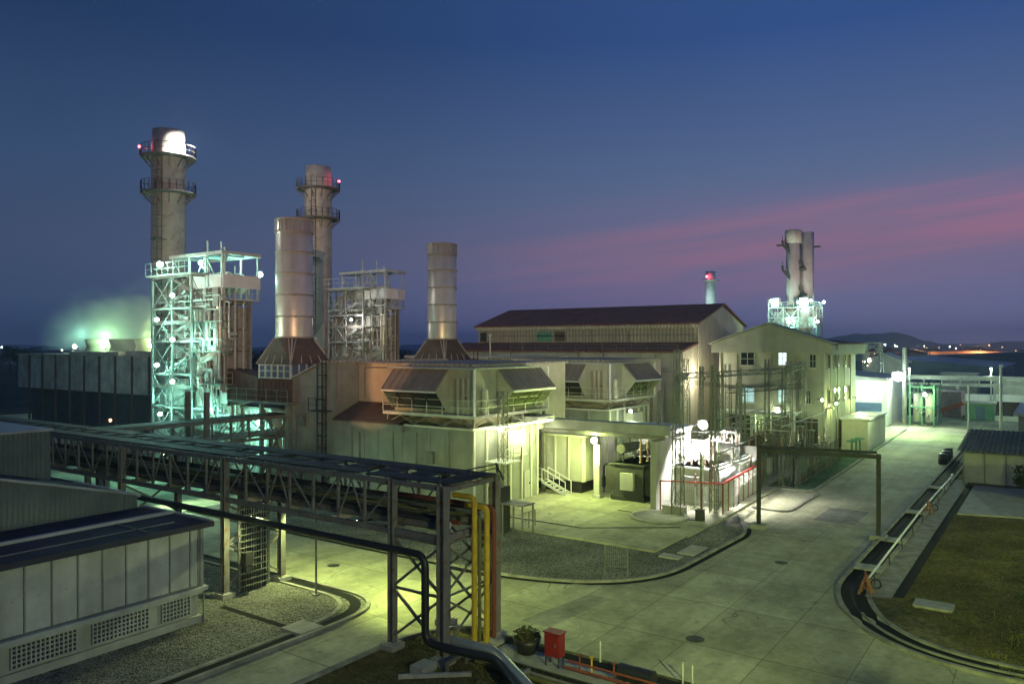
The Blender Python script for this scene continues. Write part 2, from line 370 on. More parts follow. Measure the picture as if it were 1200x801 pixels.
# right lawn with kerb and roadside channel
rk = rnd([(130,9.1),(39.6,9.1),(33.2,5.5),(32.6,-30)], {1:3.5, 2:4})
b = MB(); strip(b, rk, .2, 0, .13); struct(b.build('road_kerb', m_kerb))
def off(pts, k): 
    P = [Vector(p) for p in pts]; o = []
    for i, p in enumerate(P):
        d = (P[min(i+1,len(P)-1)] - P[max(i-1,0)]).normalized(); o.append((p.x-d.y*k, p.y+d.x*k))
    return o
b = MB(); strip(b, off(rk,.36), .5, 0, .03); strip(b, off(rk,.95), .6, 0, .03); struct(b.build('roadside_channel', m_drain))
b = MB(); strip(b, off(rk,.64)[8:], .12, 0, .1); strip(b, off(rk,1.35), .2, 0, .12); struct(b.build('channel_kerb', m_kerb))
lawn = off(rk,1.4) + [(130,-30)]
sheet('lawn_soil', lawn, .03, m_lawn)
sheet('barrier_strip', [(40.2,7.6),(40.6,6.5),(80,6.5),(80,7.75),(43,7.75)], .05, m_kerb)
sheet('pavement_patch', [(28.2,19.3),(33.0,18.6),(33.0,17.4),(28.2,17.8)], .004, concrete('patch_concrete', (.29,.285,.23), slab=9))
sheet('pavement_patch', [(56,11.2),(61,11.2),(61,13.9),(56,13.9)], .004, concrete('patch_concrete', (.25,.245,.21), slab=9))
b = MB(); strip(b, [(22,15.05),(124,15.05)], .07, 0, .004); struct(b.build('joint_line', m_apron))
for x, y, r, lab in ((30.5,12.2,.38,'round iron manhole cover in the near crossing'),(44.0,12.6,.35,'round iron manhole cover in the middle of the road before the gantry'),(29.4,32.5,.35,'round iron manhole cover on the lit cross road')):
    b = MB(); b.lathe(x,y,[(.001,.006),(r*.86,.006),(r*.86,.001),(r*.9,.001),(r*.9,.008),(r,.008),(r,0)],24); tag(b.build('manhole_cover', m_steeld), lab, 'manhole cover', 'manhole covers in the pavement')
b = MB(); strip(b, [(41,6.25),(80,6.25)], .42, .02, .052); struct(b.build('lawn_drain', m_drain))
b = MB(); b.prism([(63.5,5.9),(79,5.9),(79,1.2),(64.8,1.2)], 0, .13); struct(b.build('shed_pad_pavement', m_slab))
for (x, lab) in ((44.6,'concrete bridging slab across the channel beside the orange barricade trestle'),(51.9,'concrete bridging slab across the channel at the foot of the overhead pipe gantry'),(61.6,'concrete bridging slab across the channel beside the middle red trestle'),(73.4,'concrete bridging slab across the channel just before the white shed')):
    b = MB(); b.box(x,7.6,.115,x+1.1,9.0,.2); tag(b.build('bridging_slab', m_slab), lab, 'slab', 'slabs across the roadside channel')
b = MB(); b.box(39.9,3.9,.03,41.0,5.5,.16); tag(b.build('concrete_slab', m_slab), 'lone pale concrete slab lying in the dark lawn', 'slab')
# green verge and kerbs on the far side of the road
vg = rnd([(66.5,16.6),(104,17.4),(104,20),(66.5,20.5)], {0:1.5})
sheet('verge_soil', vg, .04, granular('verge_green', (.03,.07,.035), (.07,.15,.07), 6))
b = MB(); strip(b, rnd([(66.5,21),(66.5,16.5),(124,17.9)], {1:1.5}), .25, 0, .14); struct(b.build('verge_kerb', m_kerb))
b = MB(); strip(b, rnd([(68,20),(68,18.6),(86,19)], {1:1.}), .3, .03, .055); struct(b.build('verge_drain', m_drain))
# blades of grass on the lawns
def blades(name, n, fn, mat):
    b = MB(); v = []; f = []
    for _ in range(n):
        x, y = fn(); cl = .5+.5*math.sin(x*1.9+math.sin(y*1.3)*2)*math.sin(y*2.3+x*.7); h = random.uniform(.04,.09)+.11*cl*random.random(); t = random.uniform(0,6.28); w = .022
        dx, dy = math.cos(t)*w, math.sin(t)*w; lx, ly = random.uniform(-.05,.05), random.uniform(-.05,.05)
        i = len(v); v += [(x-dx,y-dy,.03),(x+dx,y+dy,.03),(x+lx,y+ly,h)]; f.append((i,i+1,i+2))
    b.v = v; b.f = f; b.sm = [False]*len(f)
    return tag(b.build(name, mat), 'short dark grass growing over the lawn', None, None, 'stuff')
def in_lawn():
    while True:
        x = 33.4 + 36*random.random()**1.6; y = random.uniform(-6,6.0)
        if y < 1.1+(x-33.2)*.75 and not (x > 63 and y > .9): return x, y
blades('grass', 42000, in_lawn, m_blade)
blades('grass', 12000, lambda: (random.uniform(19,24), random.uniform(14,21.7)), m_blade)

# ------------------------------------------------------------------ pipe rack across the view
RX0, RX1 = 22.6, 25.9
rk_ = thing('pipe_rack', 'long steel trestle carrying pipes and cable trays across the yard between truss sides', 'pipe rack', (24.2,19.2,0))
Y0, Y1 = 19.0, 72.0
for x in (RX0, RX1):
    for y, w in ((19.0,.36),(21.6,.28),(32.5,.3),(41.7,.3),(50.5,.3),(60,.3),(70,.3)):
        b = MB(); # I-section column on a base plate and plinth
        b.box(x-w/2,y-w*.5,.3,x+w/2,y-w*.5+.04,6.7); b.box(x-w/2,y+w*.5-.04,.3,x+w/2,y+w*.5,6.7); b.box(x-.03,y-w*.5+.04,.3,x+.03,y+w*.5-.04,6.7)
        col = b.build('column', m_steelb, rk_)
        b = MB(); b.box(x-.35,y-.35,0,x+.35,y+.35,.27); b.box(x-.26,y-.26,.27,x+.26,y+.26,.31); b.build('plinth', m_slab, col)
    b = MB()
    b.beam((x,Y0-.1,6.62), (x,Y1,6.62), .14, .2); b.beam((x,Y0,4.7), (x,Y1,4.7), .14, .24)
    y = Y0+2.6; k = 0
    while y < Y1-1:
        b.beam((x,y,4.8), (x,y,6.55), .1)
        if k % 3 != 1:
            b.beam((x,y,4.85), (x,y+1.55,6.5), .055) if k % 2 else b.beam((x,y,6.5), (x,y+1.55,4.85), .055)
        else:
            b.beam((x,y,4.85), (x,y+.78,6.5), .06); b.beam((x,y+.78,6.5), (x,y+1.55,4.85), .06)
        y += 1.55; k += 1
    b.build('side_truss', m_steelb, rk_)
b = MB(); y = Y0
while y < Y1:
    b.beam((RX0,y,6.55), (RX1,y,6.55), .14, .2); b.beam((RX0,y,4.72), (RX1,y,4.72), .14, .24); y += 3.1
b.each('cross_beam', m_steelb, rk_)
b = MB()   # bracing of the towers
def xbrace(p, q, r, s_, n, w=.09):
    p, q, r, s_ = map(Vector, (p, q, r, s_))
    for i in range(n):
        a0 = p+(r-p)*i/n; a1 = p+(r-p)*(i+1)/n; c0 = q+(s_-q)*i/n; c1 = q+(s_-q)*(i+1)/n
        b.beam(a0, c1, w); b.beam(c0, a1, w); b.beam(a1, c1, w)
for x in (RX0, RX1): b = MB(); xbrace((x,19,.5), (x,21.6,.5), (x,19,4.5), (x,21.6,4.5), 2); b.build('tower_bracing', m_steelb, rk_)
b = MB()
xbrace((RX0,19,.5), (RX1,19,.5), (RX0,19,4.5), (RX1,19,4.5), 2, .07); b.build('tower_bracing', m_steelb, rk_)
for yy in (32.5, 41.7): b = MB(); xbrace((RX0,yy,.5), (RX1,yy,.5), (RX0,yy,4.5), (RX1,yy,4.5), 2); b.build('tower_bracing', m_steelb, rk_)
b = MB()  # cover plates of the top deck, with slots left open
for (x0, x1) in ((22.75,23.7),(23.85,24.55),(24.75,25.75)):
    y = Y0-.2
    while y < Y1:
        L = random.choice((3.0,4.5,6.0)) if x0 != 23.85 else 1.15; b.box(x0,y,6.74,x1,y+L-.06,6.80)
        y += L + (random.uniform(.6,.9) if x0 == 23.85 else random.choice((0,0,.4)))
b.build('deck_cover', m_steeld, rk_)
b = MB()
for x in (23.05, 25.55):
    b.box(x-.25,Y0+.4,5.25,x+.25,Y1,5.28); b.box(x-.25,Y0+.4,5.28,x-.22,Y1,5.38); b.box(x+.22,Y0+.4,5.28,x+.25,Y1,5.38)
b.build('cable_tray', m_steeld, rk_)
b = MB(); b.rail([(RX0-.1,Y0+.1,6.76),(RX1+.3,Y0+.1,6.76)], .35, 1.6, .025); b.beam((RX1+.2,Y0-.3,6.5), (RX1+.2,Y0+.1,7.15), .06); b.build('end_stub', m_steeld, rk_)
for x, top in ((23.95,6.0),(24.75,5.45)):
    pass
# vertical cable ladder at the inner tower
cl = thing('cable_ladder', 'vertical cable ladder packed with black cables between the braced legs of the rack tower', 'cable ladder', (24.2,32.3,0))
b = MB(); b.beam((23.2,32.25,.2), (23.2,32.25,5.6), .07,.12); b.beam((24.9,32.25,.2), (24.9,32.25,5.6), .07,.12)
for k in range(17): b.beam((23.2,32.2,.4+k*.31), (24.9,32.2,.4+k*.31), .05)
b.build('ladder_frame', m_steel, cl)
b = MB()
for k in range(11): b.tube((23.35+k*.14,32.33+random.uniform(-.03,.03),.1), (23.35+k*.14,32.33,5.7), random.uniform(.04,.065), 8)
b.build('cable', m_black, cl)
b = MB(); b.box(23.1,31.6,1.55,23.55,31.95,2.15); b.box(23.15,31.62,1.2,23.5,31.9,1.5)
tag(b.build('junction_box', m_steeld), 'small dark junction boxes bolted to the rack leg beside the cable ladder', 'junction box')
# pipes on the rack, each a thing of its own
def pipe(name, label, mat, pts, r, fil=.5, flange=0, group=None):
    b = MB(); b.path(pts, r, 12, fil)
    o = tag(b.build(name, mat, None, pts[0]), label, 'pipe', group)
    return o
pp = pipe('pipe', 'thick black lagged pipe slung under the rack and turning down at its end column', m_black, [(22.3,60,4.08),(22.3,19.62,4.08),(22.3,19.62,.8),(22.45,18.3,.75),(22.85,16.7,.68),(21.4,14.6,.5),(18.5,10.6,.35)], .15, .5)
b = MB()
for y in range(20,60,2): b.beam((22.3,y+.5,4.1), (22.3,y+.5,4.62), .05); b.box(22.1,y+.46,3.88,22.5,y+.54,4.27)
b.build('hanger', m_steel, pp).location = -Vector(pp.location)
pipe('pipe', 'grey insulated ground pipe leaving the rack foot beside the black pipe bend', m_insul, [(22.95,19.3,.3),(22.95,19.3,.8),(23.2,17.0,.75),(21.95,14.8,.55),(19,10.6,.4)], .2, .5)
pipe('pipe', 'tallest yellow pipe dropping from the rack end to the ground', m_yellow, [(23.95,19.6,6.12),(23.95,18.55,6.12),(23.95,18.55,.3)], .11, .2)
pipe('pipe', 'shorter yellow pipe next to the red one at the rack end', m_yellow, [(24.75,19.6,5.6),(24.75,18.55,5.6),(24.75,18.55,.3)], .12, .2)
pipe('pipe', 'rust red pipe dropping beside the outer rack column', m_redp, [(25.3,24,5.5),(25.3,18.6,5.5),(25.3,18.6,.3)], .1, .35)
pipe('pipe', 'slim olive pipe squeezed between the two yellow pipes', M('olive_pipe_paint',(.16,.15,.05),.5), [(24.35,40,5.3),(24.35,18.6,5.3),(24.35,18.6,.3)], .07, .3)
for k, (x, r, mt, lab) in enumerate(((23.1,.17,m_steelb,'brown bare steel pipe lying on the lower rack deck by the near truss'),(23.6,.13,m_steelp,'thin pale pipe on the lower rack deck'),(25.6,.15,m_insul,'silver lagged pipe on the lower rack deck by the far truss'),(24.2,.1,m_redp,'thin red pipe in the middle of the lower rack deck'))):
    pipe('pipe', lab, mt, [(x,Y0+.5,4.86+r),(x,71,4.86+r)], r)
b = MB(); b.box(23.4,18.3,.05,25.7,18.85,.22); tag(b.build('pipe_plinth', m_slab), 'low concrete plinth under the yellow pipes', 'plinth')
# lamp post standing in the gravel against the rack
t = thing('slim_pole', 'thin grey pole standing in the left gravel bed and rising to the rack', 'pole', (25.3,29.2,0))
b = MB(); b.tube((25.3,29.2,.05), (25.3,29.2,4.5), .05, 10); b.build('shaft', m_steel, t)
b = MB(); b.box(25.15,29.05,.05,25.45,29.35,.12); b.build('base_plate', m_steel, t)

# ------------------------------------------------------------------ second pipe rack, running away behind the turbine building
r2 = thing('pipe_rack', 'second lower pipe rack branching off and running away towards the boilers', 'pipe rack', (26,56,0))
for y in (55.6, 58.2):
    b = MB(); b.beam((26,y,5.85), (62,y,5.85), .14, .26); b.beam((26,y,4.1), (62,y,4.1), .14, .26)
    x = 27
    while x < 61: b.beam((x,y,4.1), (x,y,5.8), .11); b.beam((x,y,4.15), (x+1.7,y,5.7), .06) if int(x) % 2 else b.beam((x,y,5.7), (x+1.7,y,4.15), .06); x += 1.75
    b.build('side_truss', m_steelb, r2)
    for x in (29, 37, 45, 53, 61):
        b = MB(); b.beam((x,y,0), (x,y,6.0 if x != 37 else 8.3), .34); b.build('column', m_steelb, r2)
b = MB()
for k in range(13): b.beam((26+k*3,55.6,5.8), (26+k*3,58.2,5.8), .12,.2); b.beam((26+k*3,55.6,4.1), (26+k*3,58.2,4.1), .12,.2)
for y in (56.0, 56.8, 57.6): b.box(26,y-.3,5.98,62,y+.3,6.04)
b.build('deck_tray', m_steeld, r2)
for y, r, lab in ((56,.16,'dark pipe on the outer edge of the second rack'),(56.6,.12,'thin pale pipe in the middle of the second rack'),(57.4,.2,'thick pipe on the far edge of the second rack')):
    pipe('pipe', lab, m_insul if r > .13 else m_steelp, [(26,y,4.25+r),(61,y,4.25+r)], r)

# ------------------------------------------------------------------ panelled building near the camera
bd = thing('panelled_building', 'low flat roofed building with pale grey wall panels and lattice block openings', 'building', (16,33,0))
b = MB(); b.box(2,30.55,.35,19.9,35.5,4.25); b.build('wall', m_conc, bd)
b = MB(); b.box(2,30.42,.0,20.05,35.5,.36); b.build('plinth', m_conc, bd)
x = 19.85; k = 0
while x > 3:
    w = .45 if k == 0 else .93
    b = MB(); b.box(x-w+.03,30.34,1.72,x-.04,30.54,4.12); b.build('facade_panel', m_panel, bd); x -= w; k += 1
b = MB(); x = 19.85
b.box(19.85,30.28,1.6,20.0,30.55,4.25); b.box(2,30.3,4.13,19.85,30.55,4.28); x = 19.4
while x > 3: b.box(x-.03,30.30,1.72,x+.03,30.545,4.13); x -= .93
b.build('mullion', m_frame, bd)
b = MB(); b.box(2,30.1,1.5,20.1,30.6,1.66); b.box(2,30.25,1.36,20.0,30.6,1.5); b.build('ledge', m_panel, bd)
for x0 in (18.2, 15.35, 12.5, 9.65, 6.8):   # lattice block grilles
    x1 = x0+1.25 if x0 == 18.2 else x0+2.25
    b = MB(); b.box(x0,30.5,.5,x1,30.6,1.34); gb = b.build('grille_recess', m_black, bd)
    b = MB(); nx = round((x1-x0)/.16)
    for i in range(nx+1): b.box(x0+(x1-x0)*i/nx-.025,30.40,.5,x0+(x1-x0)*i/nx+.025,30.49,1.34)
    for j in range(6): b.box(x0,30.41,.5+.84*j/5-.022,x1,30.485,.5+.84*j/5+.022)
    b.build('grille', m_panel, bd)
b = MB(); b.box(1.9,30.0,4.28,20.25,35.48,4.40); b.box(1.9,29.95,4.2,20.3,30.08,4.42); b.build('roof', m_darkroof, bd)
b = MB(); b.box(1.9,32.9,4.4,20.3,33.15,4.52); b.box(20.2,30.1,4.39,20.32,35.45,4.48); b.build('roof_gutter', m_greyflat, bd)
b = MB(); b.path([(19.2,31.2,4.42),(3,31.2,4.42)], .03, 6); b.path([(17.5,30.4,4.44),(17.5,32.8,4.44)], .03, 6); b.path([(11.5,30.4,4.44),(11.5,35.4,4.44)], .03, 6); b.build('roof_conduit', m_steel, bd)
b = MB(); x = 19.85
while x > 3:
    for z in (1.78,2.95,4.06): b.box(x-.5,30.325,z-.012,x-.47,30.339,z+.012); b.box(x-.88,30.325,z-.012,x-.85,30.339,z+.012)
    x -= .93
b.build('panel_screw', m_steeld, bd)
b = MB(); b.path([(19.7,30.2,4.2),(19.7,30.2,1.7)], .035, 8); b.path([(19.95,30.2,1.45),(19.95,30.2,.1)], .035, 8); b.build('downpipe', m_frame, bd)
# corrugated sheds behind it
def corr_wall(b, x0, x1, y, zf, pitch=.21, dep=.05):
    n = int((x1-x0)/pitch*4); v = []; f = []
    for i in range(n+1):
        x = x0+(x1-x0)*i/n; d = dep if (i % 4) in (1,2) else 0
        v += [(x,y-d,.0), (x,y-d,zf(x))]
        if i: j = 2*i; f.append((j-2,j,j+1,j-1))
    b.add(v, f)
sh = thing('corrugated_shed', 'lower corrugated metal shed with a raked top behind the panelled building', 'shed', (14,38,0))
b = MB(); zf = lambda x: 4.95+(20-x)*.26; corr_wall(b, 2, 20, 35.6, zf); b.build('wall', m_corr, sh)
b = MB(); b.ext([(2,0),(19.95,0),(19.95,4.88),(2,zf(2)-.07)], 'y', 35.66, 41.6); b.build('body', m_corr, sh)
b = MB(); b.beam((2,35.58,zf(2)+.04), (20.1,35.58,zf(20)+.04), .18,.1); b.beam((20.06,35.5,4.95), (20.06,41.6,4.95), .16,.14); b.build('edge_flashing', m_greyflat, sh)
b = MB(); b.add([(2,35.7,zf(2)+.01),(20.05,35.7,zf(20)-.0),(20.05,41.6,zf(20)),(2,41.6,zf(2)+.01)], [(0,1,2,3)]); b.build('roof', m_darkroof, sh)
sh = thing('corrugated_shed', 'taller corrugated metal shed standing at the end of the pipe rack', 'shed', (12,46,0))
b = MB(); corr_wall(b, 0, 19.0, 41.9, lambda x: 7.72); b.build('wall', m_corr, sh)
b = MB(); b.box(0,41.96,0,18.96,50,7.62); b.build('body', m_corr, sh)
b = MB(); b.box(-.1,41.75,7.7,19.1,50,7.82); b.build('roof', m_greyflat, sh)
# ------------------------------------------------------------------ things on the grass strip near the camera
t = thing('fire_hose_box', 'red fire hose cabinet on legs beside the kerb', 'hose cabinet', (24.9,15.5,0))
b = MB(); b.box(24.68,15.15,.42,25.1,15.8,1.28); b.box(24.64,15.1,1.28,25.14,15.85,1.33); b.build('cabinet', m_red, t)
b = MB(); b.box(24.64,15.2,.5,24.675,15.75,1.22); dr = b.build('door', m_red, t)
b = MB(); b.box(24.6,15.28,.82,24.64,15.32,.96); b.build('handle', m_steel, dr)
for x in (24.72,25.06):
    for y in (15.2,15.75): b = MB(); b.box(x-.025,y-.025,.04,x+.025,y+.025,.42); b.build('leg', m_steeld, t)
t = thing('planter', 'round dark planter bowl holding a low brownish bush by the kerb', 'planter', (25.3,17.0,0))
b = MB(); b.lathe(25.3,17.0,[(.001,.05),(.34,.05),(.5,.42),(.55,.62),(.5,.62),(.46,.5),(.001,.5)], 24); b.build('bowl', m_black, t)
def leafball(b, c, rx, rz, n, sz):
    for _ in range(n):
        while True:
            p = Vector((random.uniform(-1,1), random.uniform(-1,1), random.uniform(-1,1)))
            if .25 < p.length < 1: break
        q = Vector(c) + Vector((p.x*rx, p.y*rx, p.z*rz)); d = Vector((random.gauss(0,1),random.gauss(0,1),random.gauss(0,1))).normalized(); e = d.orthogonal().normalized(); s_ = sz*random.uniform(.6,1.4)
        b.add([q-d*s_, q+e*s_*.45, q+d*s_, q-e*s_*.45], [(0,1,2,3)])
b = MB(); leafball(b, (25.3,17,.72), .55, .3, 420, .07); b.build('bush', M('dry_leaf',(.11,.10,.03),.8,streak=0,var=.5,bump=0), t)
t = thing('valve_manifold', 'low run of small pipes with red and white uprights beside the hose cabinet', 'pipework', (24.8,13.6,0))
b = MB(); b.path([(24.9,14.9,.35),(24.9,12,.35),(24.9,8,.32)], .045, 8); b.path([(24.6,14.9,.22),(24.6,8,.22)], .06, 8); b.build('pipework', m_redp, t)
for y, mt in ((14.4,m_redp),(13.9,m_yellow),(13.0,m_redp)):
    b = MB(); b.tube((24.9,y,.05), (24.9,y,.7), .035, 8); b.box(24.83,y-.07,.68,24.97,y+.07,.71); b.build('riser', mt, t)
t = thing('black_drum', 'squat black tank lying in the drain beside the kerb', 'tank', (25.2,12.2,0))
b = MB(); b.path([(25.2,12.9,.34),(25.2,12.75,.34),(25.2,11.75,.34),(25.2,11.6,.34)], .3, 16); b.build('shell', m_black, t)
b = MB(); b.box(25.0,12.5,.03,25.4,12.6,.2); b.box(25.0,11.9,.03,25.4,12.0,.2); b.build('cradle', m_steel, t)
for i, (x, y, lab) in enumerate(((26.1,14.2,'short pale marker post on the kerb behind the hose cabinet'),(26.1,10.9,'first of two paired white posts beside the black tank'),(26.0,10.5,'second of two paired white posts farther along the kerb from the black tank'))):
    b = MB(); b.tube((x,y,.04), (x,y,.8), .03, 10); b.lathe(x,y,[(.035,.8),(.02,.84),(.001,.85)],10); tag(b.build('marker_post', m_steelp, None, (x,y,0)), lab, 'post', 'posts along the near kerb')
for k, (x0,y0,x1,y1) in enumerate(((23.2,17.9,23.0,8),(23.5,17.4,23.4,8))):
    pipe('pipe', ('olive ground pipe along the grass strip next to the service path','thin brown ground pipe in the grass strip')[k], M('ground_pipe',(.15,.14,.06),.6) if k == 0 else m_steelb, [(x0,y0,.2),(x1,y1,.2)], .09-.03*k)
# valve cluster at the foot of the pipes
t = thing('pipe_support', 'small steel trestle carrying the bends at the foot of the rack end', 'pipe support', (22.5,18,0))
b = MB()
for y in (18.3, 15.5, 12.5): b.beam((22.0,y,0), (22.0,y,.5), .1); b.beam((23.1,y,0), (23.1,y,.5), .1); b.beam((21.9,y,.45), (23.2,y,.45), .12)
b.build('trestle', m_steel, t)
b = MB(); b.beam((20.6,19.4,.15), (22.3,17.4,.15), .14); b.box(21.2,18.8,.03,22.0,19.4,.35); b.build('anchor_block', m_slab, t)
# ------------------------------------------------------------------ gas turbine building (train nearest the camera), then a copy behind
DX = 20.5
tb = thing('turbine_building', 'front gas turbine building with grey walls and an orange lit upper block', 'building', (48,44,0))
b = MB(); b.ext([(48.4,0),(55,0),(55,8.8),(50,10.6),(48.4,10.6)], 'x', 44.2, 58); b.build('end_block', m_kgrey, tb)
b = MB(); b.box(46.6,36.2,0,60,48.38,10.45); b.build('upper_block', m_kcream, tb)
b = MB(); b.box(43.8,34.1,0,52.2,48.38,5.95); b.build('annex', m_kgrey, tb)
b = MB(); b.box(46.4,36.0,10.46,60.2,48.38,10.62); b.ext([(48.2,10.62),(50.03,10.62),(55.15,8.78),(55.15,8.92),(50.05,10.76),(48.2,10.76)], 'x', 44.05, 58.1); b.build('roof', m_brownclad, tb)
b = MB(); b.ext([(43.6,5.97),(43.6,6.1),(46.58,7.35),(46.58,7.2)], 'y', 41.2, 48.36); b.build('lean_to_roof', m_cone, tb)
b = MB(); b.box(43.45,40.6,5.5,43.78,46.2,6.0); b.build('fascia', m_kgrey, tb)
b = MB()
for y in (39.4, 46.3, 41.8): b.box(43.74,y-.06,0,43.79,y+.06,5.5)
b.box(44.12,48.36,0,44.19,48.55,10.6); b.box(44.12,49.9,0,44.19,50.05,10.55); b.each('downpipe', m_frame, tb)
b = MB(); b.box(43.7,34.0,5.95,52.3,34.3,6.12); b.box(43.68,34.3,5.95,43.95,40.6,6.08); b.build('parapet', m_pale, tb)
# corrugated bright end wall with frames and vents
b = MB()
for x in (43.9, 45.4, 46.9, 48.4, 49.9, 51.2, 52.1): b.box(x-.09,33.96,0.16,x+.09,34.08,5.9)
b.each('wall_rib', m_pale, tb)
b = MB(); b.box(47.0,33.2,3.9,49.2,34.06,5.6); b.box(46.9,33.1,3.75,49.3,34.05,3.88); b.build('vent_box', m_pale, tb)
b = MB(); b.box(50.2,33.97,.16,51.0,34.06,2.3); dr = b.build('door', m_greyflat, tb)
b = MB(); b.box(50.85,33.92,1.2,50.93,33.97,1.35); b.build('handle', m_steeld, dr)
for P_ in ([(44.1,53.4,.2),(44.1,53.4,8.2)], [(44.1,51.6,3.2),(44.1,54.9,3.2)], [(43.7,45.4,5.2),(43.7,45.4,.2)], [(43.7,36.2,5.8),(43.7,36.2,2.2),(43.7,38.8,2.2)], [(46.5,47.6,7.6),(46.5,47.6,10.2),(46.5,43,10.2)]): b = MB(); b.path(P_, .055, 8); b.build('conduit', m_frame, tb)
b = MB(); b.box(43.95,52.2,5.2,44.18,53.0,6.2); b.box(43.55,37.6,3.3,43.79,38.3,4.2); b.each('switch_box', m_steel, tb)
b = MB()
for z in (3.0,5.9,8.6): b.box(44.16,50.2,z-.02,44.195,54.95,z+.02)
for y in (36.6,38.0,40.8,43.4,44.9): b.box(43.775,y-.02,0,43.795,y+.02,5.45)
b.build('sheet_seam', m_frame, tb)
# caged ladder on the end block
b = MB()
for y in (49.5, 50.0): b.beam((43.95,y,.5), (43.95,y,11.6), .06)
for k in range(36): b.beam((43.95,49.5,.6+k*.3), (43.95,50,.6+k*.3), .04)
for k in range(9):
    z = 2.6+k*1.0
    b.path([(43.95,49.4,z),(43.5,49.4,z),(43.3,49.75,z),(43.5,50.1,z),(43.95,50.1,z)], .03, 6)
for y in (49.4,49.75,50.1): b.beam((43.5 if y != 49.75 else 43.3,y,2.6), (43.5 if y != 49.75 else 43.3,y,10.6), .04)
b.box(43.2,48.9,6.6,44.1,50.8,6.68); b.rail([(43.2,48.9,6.68),(43.2,50.8,6.68)], 1, 1)
b.build('ladder', m_steeld, tb)
tb2 = dup(tb, (48+DX,44,0), 'rear gas turbine building half hidden behind the front one')

# ------------------------------------------------------------------ air intake filter houses on their steel stands
fh = thing('filter_house', 'front air intake house with ribbed brown weather hoods on a steel stand', 'air intake', (48,38,0))
b = MB(); b.box(44.6,34.6,7.0,53.2,42.4,10.25); b.build('casing', m_cbw, fh)
b = MB(); b.box(44.2,34.2,10.26,53.6,42.8,10.4); b.build('roof', m_greyflat, fh)
b = MB(); b.box(43.9,34.0,6.75,53.8,43.0,6.98); b.build('platform', m_pale, fh)
b = MB()
for x, y in ((43.95,34.05),(53.7,34.05)): b.beam((x,y,6.98), (x,y,10.3), .14)
b.build('corner_post', m_white, fh)
# hood on the front face
def hood(axis, lo, hi, face):
    """pentagonal weather hood on a face; out is towards -axis"""
    prof = [(face,10.22),(face-.15,10.22),(face-1.45,8.75),(face-1.45,8.6),(face-.35,7.25),(face,7.25)]
    top = MB(); top.ext([(face-.12,10.24),(face-1.55,8.72),(face-1.55,8.62),(face-.12,10.12)], 'y' if axis == 'x' else 'x', lo, hi)
    n = int((hi-lo)/.62)
    for i in range(n+1):
        c = lo+.03+(hi-lo-.06)*i/n
        p = (face-.12, c, 10.24) if axis == 'x' else (c, face-.12, 10.24); q = (face-1.55, c, 8.72) if axis == 'x' else (c, face-1.55, 8.72)
        top.beam(p, q, .09, .12)
    sd = []
    for c in (lo, hi-.05): q_ = MB(); q_.ext(prof, 'y' if axis == 'x' else 'x', c, c+.05); sd.append(q_)
    lv = MB(); n = int((hi-lo)/1.3)
    for i in range(1, n):
        c = lo+(hi-lo)*i/n
        p = (face-1.4, c, 8.58) if axis == 'x' else (c, face-1.4, 8.58); q = (face-.33, c, 7.3) if axis == 'x' else (c, face-.33, 7.3); lv.beam(p, q, .08)
    for k in range(6):
        t = k/5*.92+.04; px, pz = face-1.3+1.0*t, 8.5-1.22*t
        lv.beam((px,lo+.05,pz) if axis == 'x' else (lo+.05,px,pz), (px,hi-.05,pz) if axis == 'x' else (hi-.05,px,pz), .16, .03)
    if axis == 'x': lv.box(face-.05,lo+.06,7.26,face-.012,hi-.06,8.7)  # dark backing panel standing in for the shade inside the hood
    else: lv.box(lo+.06,face-.05,7.26,hi-.06,face-.012,8.7)
    return top, sd, lv
for ax, lo, hi, face, lm in (('x',36.9,42.3,44.58,m_steeld), ('y',47.4,53.2,34.58,m_louv)):
    top, sd, lv = hood(ax, lo, hi, face)
    h = top.build('weather_hood', m_hood, fh); [q_.build('side_cheek', m_cbw, h) for q_ in sd]; lv.build('louvre', lm, h)
    e = MB(); e.beam((face-1.55,lo,8.62),(face-1.55,hi,8.62),.1) if ax == 'x' else e.beam((lo,face-1.55,8.62),(hi,face-1.55,8.62),.12,.16); e.build('lip', m_white, h)
b = MB(); b.box(44.5,35.0,7.0,44.58,36.4,9.6); dr = b.build('door', m_brownclad, fh)
b = MB(); b.box(44.43,35.2,8.1,44.5,35.28,8.3); b.build('handle', m_steeld, dr)
b = MB(); b.rail([(43.95,34.05,6.98),(53.7,34.05,6.98)], 1.05, 1.6); b.rail([(43.95,43,6.98),(43.95,34.05,6.98)], 1.05, 1.6); b.build('railing', m_steelp, fh)
b = MB(); b.lathe(45.6,34.35,[(.22,7.0),(.22,8.7),(.12,8.85),(.001,8.9)],14); b.build('silencer', m_pale, fh)
b = MB()
for x in (44.2, 47.3, 50.4, 53.5):
    b.beam((x,34.3,6.1), (x,34.3,6.75), .16); b.beam((x,42.7,5.9), (x,42.7,6.75), .16)
for x in (44.2, 47.3, 50.4):
    b.beam((x,34.3,6.1), (x+1.55,34.3,6.7), .08); b.beam((x+3.1,34.3,6.1), (x+1.55,34.3,6.7), .08)
for y in (34.3, 37.1, 39.9): b.beam((44.1,y,6.1), (44.1,y+1.4,6.7), .08); b.beam((44.1,y+2.8,6.1), (44.1,y+1.4,6.7), .08)
b.each('support_beam', m_steelb, fh)
for y in (34.3, 42.7): b = MB(); b.beam((53.5,y,.16), (53.5,y,6.75), .22); b.build('column', m_steelb, fh)
dup(fh, (48+DX,38,0), 'rear air intake house with dark hoods, beyond the front one')
